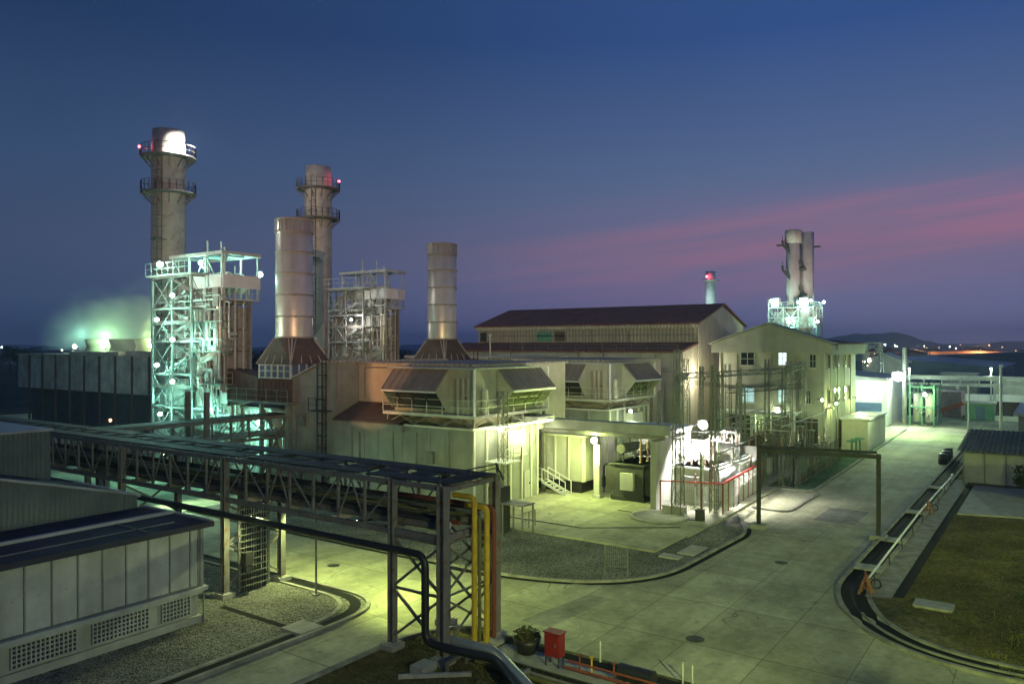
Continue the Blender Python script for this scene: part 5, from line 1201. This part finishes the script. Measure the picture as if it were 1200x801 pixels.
# ------------------------------------------------------------------ lamps seen or inferred, lights added without fixtures, yard floodlights outside the frame
def light(name, loc, col, power, aim=None, ang=150, blend=.5, rad=.15, parent=None):
    d = bpy.data.lights.new(name, 'SPOT' if aim else 'POINT'); d.energy = power; d.color = col; d.shadow_soft_size = rad
    o = bpy.data.objects.new(name, d); C.objects.link(o)
    if aim: d.spot_size = R(ang); d.spot_blend = blend; o.rotation_euler = (Vector(aim)-Vector(loc)).to_track_quat('-Z','Y').to_euler()
    if parent is not None: o.parent = parent; o.location = Vector(loc)-Vector(parent.location)
    else: o.location = loc
    return o
CY, CW, CT, CO, CG, CB = (.78,1,.28), (1,.99,.93), (.33,1,.76), (1,.50,.20), (.70,1,.45), (.80,.93,1)
def lamp(label, loc, em, col, power, size=.22, out=(-1,0,0), aim=None, ang=150, group=None, arm=.5, name='floodlight', lit=None):
    """floodlight: box housing with a glowing lens on a short arm; out is the direction it faces"""
    x, y, z = loc; o = Vector(out).normalized(); sd_ = o.cross(Vector((0,0,1))).normalized()
    t = thing(name, label, 'lamp', loc, group)
    P = Vector(loc)
    b = MB(); b.beam(P-o*.14, P+o*.0, size*2.3, size*1.7); b.beam(P-o*.2, P-o*.14, size*1.4, size); b.build('housing', m_steeld, t)
    b = MB(); b.lathe(P.x+o.x*size*.9,P.y+o.y*size*.9,[(max(.001,size*math.sin(math.pi*k/10)), P.z+o.z*size*.9-size*math.cos(math.pi*k/10)) for k in range(11)],16); b.build('lens', em, t)
    b = MB(); b.beam(P-o*.15-Vector((0,0,.02)), P-o*(.15+arm)-Vector((0,0,.12)), .06); b.build('bracket', m_steeld, t)
    light('light', P+o*(size*2+.06), col, power, aim, ang, .5, size*.6, t)
    return t
lamp('round yellow lamp glowing on the free standing column beside the generator', (53.3,29.5,4.72), e_yel, CY, 2400, .24, (-1,-.3,-.15))
lamp('blinding white floodlight over the railed transformer pen', (56.9,22.2,6.1), e_white, CW, 7000, .32, (-.75,-.55,-.3), (57.0,21.8,0), 120)
light('light', (60.9,22.4,5.6), CW, 7000, (61.5,22.4,0), 130, .5, .4); light('light', (58.8,24.9,5.0), CW, 4500, (59,25.5,0), 130, .5, .4); light('light', (55.0,21.6,5.6), CW, 6500, (56.5,23.2,1), 100, .5, .4); light('light', (58.2,21.0,4.6), CW, 6000, (58.2,26,3.4), 100, .6, .4); light('light', (58.5,18.9,5.2), CW, 700, (59.5,17.6,0), 120, .6, .4)  # added lights without fixtures, brightening the pen from inside
lamp('blinding bluish floodlight on the mast at the far road end', (131.2,20.2,7.5), e_blue, (.80,.93,1), 9000, .7, (-.85,-.4,-.25), (112,15,0), 140)
light('light', (124,24,5.5), CB, 800, rad=.4); light('light', (116,16.5,6.0), (.6,1,.4), 7500, rad=.4)  # two lights added without fixtures for the white hall and far road
t_l = 'teal floodlights of the stair tower'
for (x,y,z,p,s_,lab) in ((41.4,69.4,19.7,420,.34,'biggest teal floodlight on the top landing of the stair tower'),(41.4,67.4,16.7,260,.24,'teal floodlight just under the top landing of the stair tower'),(41.4,70.0,14.5,240,.24,'teal floodlight by the outer leg of the stair tower, third from the top'),(41.4,67.4,12.6,260,.24,'teal floodlight half way up the stair tower near the ladder'),(41.4,70.0,10.2,240,.24,'teal floodlight by the outer leg of the stair tower, level with the cooling tower roof'),(41.4,67.4,8.7,260,.24,'teal floodlight low on the stair tower near the ladder'),(41.5,69.6,5.6,260,.22,'lowest teal floodlight of the stair tower above the pipe rack')):
    lamp(lab, (x,y,z), e_teal, CT, p*1.7, s_*.75, (-.9,-.35,-.2), group=t_l)
lamp('teal floodlight at the outer corner of the drum platform railing', (47.9,63.4,18.9), e_teal, CT, 260, .26, (-.4,-.9,-.1), group=t_l)
lamp('teal floodlight under the roof frame shining on the steam drum', (43.6,66.2,19.9), e_teal, CT, 420, .22, (-.9,-.2,-.5), group=t_l)
light('light', (42.4,64.2,12.5), CT, 420, rad=.3); light('light', (44.6,69.0,3.0), CT, 800, rad=.3); light('light', (42.0,71.0,7.0), CT, 260, rad=.3); light('light', (42.3,64.0,6.0), CT, 420, rad=.3); light('light', (46.0,65.0,19.9), CT, 500, rad=.3)  # added teal fill inside the boiler tower, no fixtures
lamp('teal lamp on the pump shed wall under the front duct', (44.6,59.0,5.2), e_teal, CT, 1500, .16, (-1,0,-.5))
lamp('white lamp under the roof frame of the dim second boiler', (62.9,66.5,15.0), e_white, CW, 420, .13, (-.9,-.4,-.2))
lamp('dim white lamp on the pump shed of the second boiler', (65.0,59.0,6.8), e_teal, CT, 1100, .14, (-1,0,-.3))
lamp('floodlight on the stack platform making the stack top blaze white', (46.9,74.4,33.0), e_white, (1,1,.97), 2600, .12, (.05,.9,.25))
light('light', (48.3,74.9,33.4), (1,1,.97), 1600, rad=.1)  # extra light added without a fixture to whiten the stack top
for loc, pw, lab in (((57,98,11.9),900,'bright lamp on the cooling tower deck nearest the stair tower'),((57,110,11.8),800,'bright lamp in the middle of the cooling tower deck'),((57,118,11.8),700,'bright lamp on the cooling tower deck towards its far end'),((70,140,12.5),900,'lamp on the horizon past the far end of the cooling tower')):
    lamp(lab, loc, e_yel, (.86,1,.62), pw*.6, .26, (-.7,-.6,.3), group='lamps on the cooling tower deck')
light('light', (61,104,13.6), (.7,1,.35), 2200, rad=.6); light('light', (61,117,13.6), (.5,1,.45), 2200, rad=.6); light('light', (66,134,14), (.4,1,.7), 1500, rad=.6)  # lights added inside the steam to colour it, no fixtures
lamp('small white lamp over the control building doors', (89.5,26.0,4.95), e_white, CG, 160, .16, (-1,0,-.4))
lamp('greenish lamp on a post beside the corner of the control building', (86.5,20.6,6.3), e_yel, CG, 450, .13, (-.6,-.8,-.3))
lamp('yellowish lamp on the side wall of the control building', (92,20.4,5.6), e_yel, CY, 380, .13, (-.5,-.85,-.3))
lamp('lamp on the rear corner of the control building, lighting its side wall', (103,20.3,5.6), e_yel, CY, 350, .13, (-.2,-1,-.3))
light('light', (96.5,16.2,5.2), CG, 700, rad=.3); light('light', (88.3,27.5,3.6), CG, 160, rad=.3)  # added lights without fixtures, brightening the control building walls
lamp('greenish lamp inside the steel frame at the road end', (130.6,16.4,4.8), e_yel, CG, 900, .28, (-1,-.3,-.2))
lamp('sodium lamp on the rack deck washing the upper turbine block orange', (25.7,49.0,7.3), e_orange, CO, 9000, .1, (1,-.25,.08), (46.6,43.3,9.2), 24, name='floodlight')
t = thing('strip_lamp', 'long fluorescent strip lamp under the front filter house platform above the bright end wall', 'lamp', (48,32.7,6.2))
b = MB(); b.beam((44.3,32.7,6.25), (52.3,32.7,6.25), .16,.1)
for x in (45,48.5,52): b.beam((x,32.7,6.3), (x,34.0,6.7), .05)
b.build('housing', m_steelp, t); b = MB(); b.beam((44.4,32.72,6.17), (52.2,32.72,6.17), .1,.05); b.build('tube', e_yel, t)
ad = bpy.data.lights.new('light', 'AREA'); ad.shape = 'RECTANGLE'; ad.size = 8; ad.size_y = .2; ad.energy = 420; ad.color = (.92,1,.55)
ao = bpy.data.objects.new('light', ad); C.objects.link(ao); ao.location = (48.3,32.7,6.1); ao.rotation_euler = (R(28),0,0)
lamp('lamp under the rack deck throwing a pool on the cross road', (26.15,31.4,4.42), e_yel, (.82,1,.32), 2200, .1, (1,0,-.6), (29.8,31.5,0), 150, name='wall_lamp')
lamp('lamp under the second filter house platform', (63.4,31.5,6.2), e_yel, CG, 900, .14, (-.4,-.7,-.5), name='wall_lamp')
lamp('unseen lamp added under the rack to light the panelled building', (23.6,24.6,4.5), e_yel, (.88,1,.5), 480, .05, (-1,.5,-.2), (14.5,30.3,2.2), 70, name='wall_lamp')  # added lamp, hidden behind the chord, brightening the panelled facade
lamp('small unseen lamp added by the inner tower to light the left gravel bed', (23.6,31.0,4.5), e_yel, (.86,1,.4), 1100, .05, (-.6,-.6,-.6), (20.5,29.5,0), 150, name='wall_lamp')  # added lamp kept out of sight to brighten the gravel
lamp('second lamp under the rack deck nearer the end tower', (26.15,25.6,4.42), e_yel, (.82,1,.28), 2200, .1, (1,0,-.6), (29.8,24.2,0), 150, name='wall_lamp')
lamp('greenish lamp under the second rack lighting the yard behind the first', (33.0,55.3,3.9), e_yel, (.6,1,.6), 3200, .12, (0,-1,-.6), (33,50,0), 140, name='wall_lamp')
lamp('lamp on the corner of the control building lighting the hall gable', (88.4,34.3,8.2), e_yel, (1,.95,.7), 1000, .12, (.8,.6,.3))
# far town lights
rr = random.Random(9)
for i in range(30):
    d = rr.uniform(420,1200); px = rr.uniform(1000,1215) if i < 22 else rr.uniform(-10,160); a = (px-600)/915*d; x, y = .573*a+.8195*d, -.8195*a+.573*d; z = rr.uniform(6,13); s_ = rr.uniform(.25,.55)*d/700
    t = thing('street_light', 'far street light twinkling on the horizon', 'street light', (x,y,0), 'far lights along the horizon')
    b = MB(); b.tube((x,y,0), (x,y,z), .15, 5); b.build('pole', m_steeld, t)
    b = MB(); b.lathe(x,y,[(.001,z),(s_,z+s_*.6),(s_,z+s_*1.2),(.001,z+s_*1.8)],8); b.build('lamp', rr.choice((e_orange,e_orange,e_yel,e_blue)), t)
light('light', (557,40,12), CO, 22000, rad=2); light('light', (557,5,12), CO, 22000, rad=2); light('light', (554,75,12), CO, 15000, rad=2)  # orange lights added without fixtures to brighten the arched roof
# twin stack lights
for x,y,z in ((201.6,60.4,23.4),(201.6,56,18),(201.6,50.6,23.2),(204,49.6,18),(210.6,49.6,23.2),(201.6,53.5,22.9)): 
    lamp('teal lamp among the platforms of the distant twin stacks', (x,y,z), e_teal, CT, 900, .34, (-.8,-.5,0), group='lamps of the distant twin stacks')
light('light', (176,74,5), (.62,1,.88), 45000, (206,55,31), 34, .6, .3); light('light', (161,29,6), (1,.80,.62), 110000, (207,54,31), 30, .6, .3); light('light', (186,73,24), (.7,1,.9), 1500, rad=.5)  # unseen lights added without fixtures for the twin stacks and slim chimney
# red warning lights
for x,y,z,s_,lab in ((45.6,80.6,33.3,.16,'red warning light on the rail of the white topped stack'),(69.1,75.4,33.0,.16,'red warning light beside the unlit brown stack top'),(191.2,73.4,29.6,.28,'red warning light on the slender distant chimney')):
    t = thing('warning_light', lab, 'warning light', (x,y,z), 'red warning lights')
    b = MB(); b.lathe(x,y,[(.001,z-s_),(s_*.8,z-s_*.6),(s_,z),(s_*.7,z+s_*.7),(.001,z+s_)],12); b.build('lens', e_red, t)
    b = MB(); b.tube((x,y,z-s_-.7), (x,y,z-s_), .06, 6); b.build('stem', m_steeld, t); light('light', (x-.4,y-.6,z+.3), (1,.08,.14), 60 if s_ < .2 else 90, rad=s_, parent=t)
light('light', (46.0,79.6,33.4), (1,.12,.12), 90, rad=.1)  # added red light near the stack top, no fixture
# floodlight masts outside the frame, as the light on the near things shows
def mast(lab, x, y, z, aims):
    t = thing('floodlight_mast', lab, 'mast', (x,y,0))
    b = MB(); b.tube((x,y,0), (x,y,z), .14, 10, .09); b.build('pole', m_steel, t)
    for (aim, ang, col, pw) in aims:
        o = (Vector(aim)-Vector((x,y,z))).normalized(); P = Vector((x,y,z+.3))
        b = MB(); b.beam(P, P+o*.3, .5,.4); h = b.build('lamp_head', m_steeld, t); b = MB(); b.beam(P+o*.301, P+o*.32, .44,.34); b.build('lens', e_yel, h)
        light('light', P+o*.45, col, pw, aim, ang, .8, .25, t)
mast('floodlight mast behind the viewpoint lighting the panelled building', 10, -8, 9, (((17.5,30,3.4), 30, (.70,1,.72), 3600),))
mast('floodlight mast beyond the left edge lighting the cooling tower fascia', 34, 92, 10, (((56,110,8), 80, (.75,1,.85), 3000),))
mast('floodlight mast beyond the left edge lighting the bypass stacks and boilers', 18, 78, 15, (((50,60,19), 40, (.95,1,.78), 26000),))
mast('tall sodium floodlight mast behind the viewpoint washing the stacks', -14, -10, 21, (((48,55,22), 28, (1,.60,.34), 110000), ((98,54,18), 20, (1,.86,.68), 90000)))
mast('floodlight mast beside the viewpoint lighting the near road', 4, -12, 12, (((42,12,0), 54, (.80,1,.22), 44000), ((24,23,2), 60, (.92,1,.50), 12000)))
mast('floodlight mast beyond the right edge lighting the lawn and the shed', 50, -22, 11, (((58,2,0), 80, (.80,1,.22), 17000),))

# ------------------------------------------------------------------ steam over the cooling tower
def steam_mat(name, dens, col):
    m = bpy.data.materials.new(name); m.use_nodes = True; nt = m.node_tree; N, L = nt.nodes, nt.links
    for n in list(N):
        if n.type != 'OUTPUT_MATERIAL': N.remove(n)
    out = [n for n in N if n.type == 'OUTPUT_MATERIAL'][0]
    v = N.new('ShaderNodeVolumePrincipled'); v.inputs['Color'].default_value = (*col,1)
    tc = N.new('ShaderNodeTexCoord')
    n1 = N.new('ShaderNodeTexNoise'); n1.inputs['Scale'].default_value = .3; n1.inputs['Detail'].default_value = 7; n1.inputs['Distortion'].default_value = 1.2; L.new(tc.outputs['Object'], n1.inputs['Vector'])
    r = ramp(N, [(.40,(0,0,0)),(.68,(1,1,1))]); L.new(n1.outputs['Fac'], r.inputs['Fac'])
    # fall-off towards the shell of the plume and with height (generated box coordinates)
    vs = N.new('ShaderNodeVectorMath'); vs.operation = 'SUBTRACT'; vs.inputs[1].default_value = (.5,.5,.28); L.new(tc.outputs['Generated'], vs.inputs[0])
    sc = N.new('ShaderNodeVectorMath'); sc.operation = 'MULTIPLY'; sc.inputs[1].default_value = (1,1,.75); L.new(vs.outputs[0], sc.inputs[0])
    ln = N.new('ShaderNodeVectorMath'); ln.operation = 'LENGTH'; L.new(sc.outputs[0], ln.inputs[0])
    mr = N.new('ShaderNodeMapRange'); mr.inputs['From Min'].default_value = .5; mr.inputs['From Max'].default_value = .12; L.new(ln.outputs['Value'], mr.inputs['Value'])
    a = N.new('ShaderNodeMath'); a.operation = 'MULTIPLY'; L.new(r.outputs['Color'], a.inputs[0]); L.new(mr.outputs[0], a.inputs[1])
    c = N.new('ShaderNodeMath'); c.operation = 'MULTIPLY'; L.new(a.outputs[0], c.inputs[0]); c.inputs[1].default_value = dens
    L.new(c.outputs[0], v.inputs['Density']); L.new(v.outputs[0], out.inputs['Volume']); return m
m_steam = steam_mat('steam', .20, (.9,.95,.92))
def plume(label, cx, cy, z0, z1, r):
    b = MB(); n = 10; b.lathe(cx, cy, [(.01,z0)] + [(r*(.45+.55*math.sin(math.pi*(.12+.8*k/n))), z0+(z1-z0)*k/n) for k in range(n+1)] + [(.01,z1)], 24)
    tag(b.build('steam', m_steam, None, (cx,cy,z0)), label, None, None, 'stuff')
for k, (cx, cy, zt, r) in enumerate(((61,101,19,4.6),(62,108.5,23,5.2),(62,116,21,5.0),(63,124,22.5,5.6),(65,134,19,6.0))):
    plume(('thin steam wisp nearest the stair tower, over the cooling tower','tallest green steam plume over the cooling tower','middle steam plume over the cooling tower','pale steam plume past the middle of the cooling tower','faint steam drifting off the far end of the cooling tower')[k], cx, cy, 11.3, zt, r)

# ------------------------------------------------------------------ evening haze
m_haze = bpy.data.materials.new('haze'); m_haze.use_nodes = True; nt = m_haze.node_tree; N, L = nt.nodes, nt.links
for n in list(N):
    if n.type != 'OUTPUT_MATERIAL': N.remove(n)
ou = [n for n in N if n.type == 'OUTPUT_MATERIAL'][0]; pv = N.new('ShaderNodeVolumePrincipled'); pv.inputs['Color'].default_value = (.72,.86,1,1); pv.inputs['Density'].default_value = HAZE; pv.inputs['Anisotropy'].default_value = .55
L.new(pv.outputs[0], ou.inputs['Volume'])
b = MB(); b.box(-4100,-4100,-1.1,6100,5100,115); struct(b.build('haze', m_haze), 'stuff')

# ------------------------------------------------------------------ dusk sky
W = bpy.data.worlds.new('World'); S.world = W; W.use_nodes = True
nt = W.node_tree; N, L = nt.nodes, nt.links; N.clear()
out = N.new('ShaderNodeOutputWorld'); bg = N.new('ShaderNodeBackground'); L.new(bg.outputs[0], out.inputs['Surface'])
tc = N.new('ShaderNodeTexCoord')
def vdot(vec):
    n = N.new('ShaderNodeVectorMath'); n.operation = 'DOT_PRODUCT'; n.inputs[1].default_value = vec; L.new(tc.outputs['Generated'], n.inputs[0]); return n.outputs['Value']
def mth(op, *a, clamp=False):
    n = N.new('ShaderNodeMath'); n.operation = op; n.use_clamp = clamp
    for i, x in enumerate(a):
        if isinstance(x, (int,float)): n.inputs[i].default_value = x
        else: L.new(x, n.inputs[i])
    return n.outputs[0]
def lin(r, g, b): return tuple((c/255/12.92 if c/255 <= .04045 else ((c/255+.055)/1.055)**2.4) for c in (r,g,b))
e = vdot((0,0,1)); s_ = vdot((.573,-.8195,0))
def mixc(fac, a, b, mode='MIX'):
    n = N.new('ShaderNodeMix'); n.data_type = 'RGBA'; n.blend_type = mode
    for k, x in (('Factor',fac),('A',a),('B',b)):
        if isinstance(x, (int,float)): n.inputs[k].default_value = x
        elif isinstance(x, tuple): n.inputs[k].default_value = (*x,1)
        else: L.new(x, n.inputs[k])
    return n.outputs['Result']
def col(stops):
    r = ramp(N, [(p/.5, lin(*c)) for p, c in stops]); L.new(mth('DIVIDE', e, .5), r.inputs['Fac']); return r.outputs['Color']
SKY_L = [(0,(66,80,112)),(.03,(58,78,112)),(.12,(62,77,108)),(.22,(50,73,108)),(.36,(30,53,90))]
SKY_R = [(0,(112,112,156)),(.045,(104,110,154)),(.12,(108,105,138)),(.20,(84,102,138)),(.36,(46,76,130))]
fl = N.new('ShaderNodeMapRange'); fl.inputs['From Min'].default_value = -.58; fl.inputs['From Max'].default_value = .35; fl.interpolation_type = 'SMOOTHSTEP'; L.new(s_, fl.inputs['Value'])
c = mixc(fl.outputs[0], col(SKY_L), col(SKY_R))
# streaked pink afterglow clouds, tilted up to the right
mp = N.new('ShaderNodeCombineXYZ'); tilt = mth('SUBTRACT', e, mth('MULTIPLY', s_, .10))
L.new(mth('MULTIPLY', s_, 2.2), mp.inputs[0]); L.new(mth('MULTIPLY', tilt, 40), mp.inputs[1]); L.new(vdot((.8195,.573,0)), mp.inputs[2])
nz = N.new('ShaderNodeTexNoise'); nz.inputs['Scale'].default_value = 1.0; nz.inputs['Detail'].default_value = 7; nz.inputs['Roughness'].default_value = .55; nz.inputs['Distortion'].default_value = .4; L.new(mp.outputs[0], nz.inputs['Vector'])
rz = ramp(N, [(.40,(0,0,0)),(.66,(1,1,1))]); L.new(nz.outputs['Fac'], rz.inputs['Fac'])
def bump_(x, c0, w): return mth('POWER', 2.718, mth('MULTIPLY', -1, mth('POWER', mth('ABSOLUTE', mth('DIVIDE', mth('SUBTRACT', x, c0), w)), 2)))
az = N.new('ShaderNodeMapRange'); az.inputs['From Min'].default_value = -.2; az.inputs['From Max'].default_value = .36; az.interpolation_type = 'SMOOTHSTEP'; L.new(s_, az.inputs['Value'])
pk = mth('MULTIPLY', mth('MULTIPLY', bump_(tilt, .088, .048), az.outputs[0]), mth('ADD', mth('MULTIPLY', rz.outputs['Color'], .8), .22), clamp=True)
c = mixc(mth('MULTIPLY', pk, .72), c, lin(172,108,132))
pk2 = mth('MULTIPLY', bump_(tilt, .045, .05), az.outputs[0]); c = mixc(mth('MULTIPLY', pk2, .15), c, lin(112,84,120))
# high thin mottling
n2 = N.new('ShaderNodeTexNoise'); n2.inputs['Scale'].default_value = 2.2; n2.inputs['Detail'].default_value = 3; L.new(tc.outputs['Generated'], n2.inputs['Vector'])
c = mixc(.10, c, n2.outputs['Fac'], 'OVERLAY')
lowm = N.new('ShaderNodeMapRange'); lowm.inputs['From Min'].default_value = -.02; lowm.inputs['From Max'].default_value = 0; L.new(e, lowm.inputs['Value'])
c = mixc(lowm.outputs[0], lin(18,24,34), c)
sky = N.new('ShaderNodeTexSky'); sky.sky_type = 'NISHITA'; sky.sun_disc = False; sky.sun_elevation = R(-4); sky.sun_rotation = R(90-10)
c = mixc(1.0, c, mixc(1.0, sky.outputs[0], (.05,.05,.05), 'MULTIPLY'), 'ADD')
L.new(c, bg.inputs['Color']); bg.inputs['Strength'].default_value = 1.04
# the last light of the set sun, very weak
sl = bpy.data.lights.new('sun', 'SUN'); sl.energy = .02; sl.angle = R(20); sl.color = (1,.7,.7)
so = bpy.data.objects.new('sun', sl); C.objects.link(so); so.rotation_euler = (-Vector((.95,-.3,.08))).to_track_quat('-Z','Y').to_euler()

# ------------------------------------------------------------------ camera
cam = bpy.data.cameras.new('camera'); co = bpy.data.objects.new('camera', cam); C.objects.link(co); S.camera = co
cam.lens = 27.45; cam.sensor_width = 36; cam.shift_y = .0037; cam.clip_end = 20000; cam.clip_start = .1
co.location = (0,0,12); co.rotation_euler = (R(90),0,R(-55))
S.view_settings.view_transform = 'Standard'; S.view_settings.look = 'None'; S.view_settings.gamma = 1; S.view_settings.exposure = 0
S.render.engine = 'CYCLES'; S.cycles.use_denoising = True; S.cycles.max_bounces = 5; S.cycles.diffuse_bounces = 3; S.cycles.glossy_bounces = 2; S.cycles.volume_bounces = 1
S.cycles.use_light_tree = True; S.cycles.sample_clamp_indirect = 4; S.cycles.volume_step_rate = 2; S.cycles.caustics_reflective = False; S.cycles.caustics_refractive = False
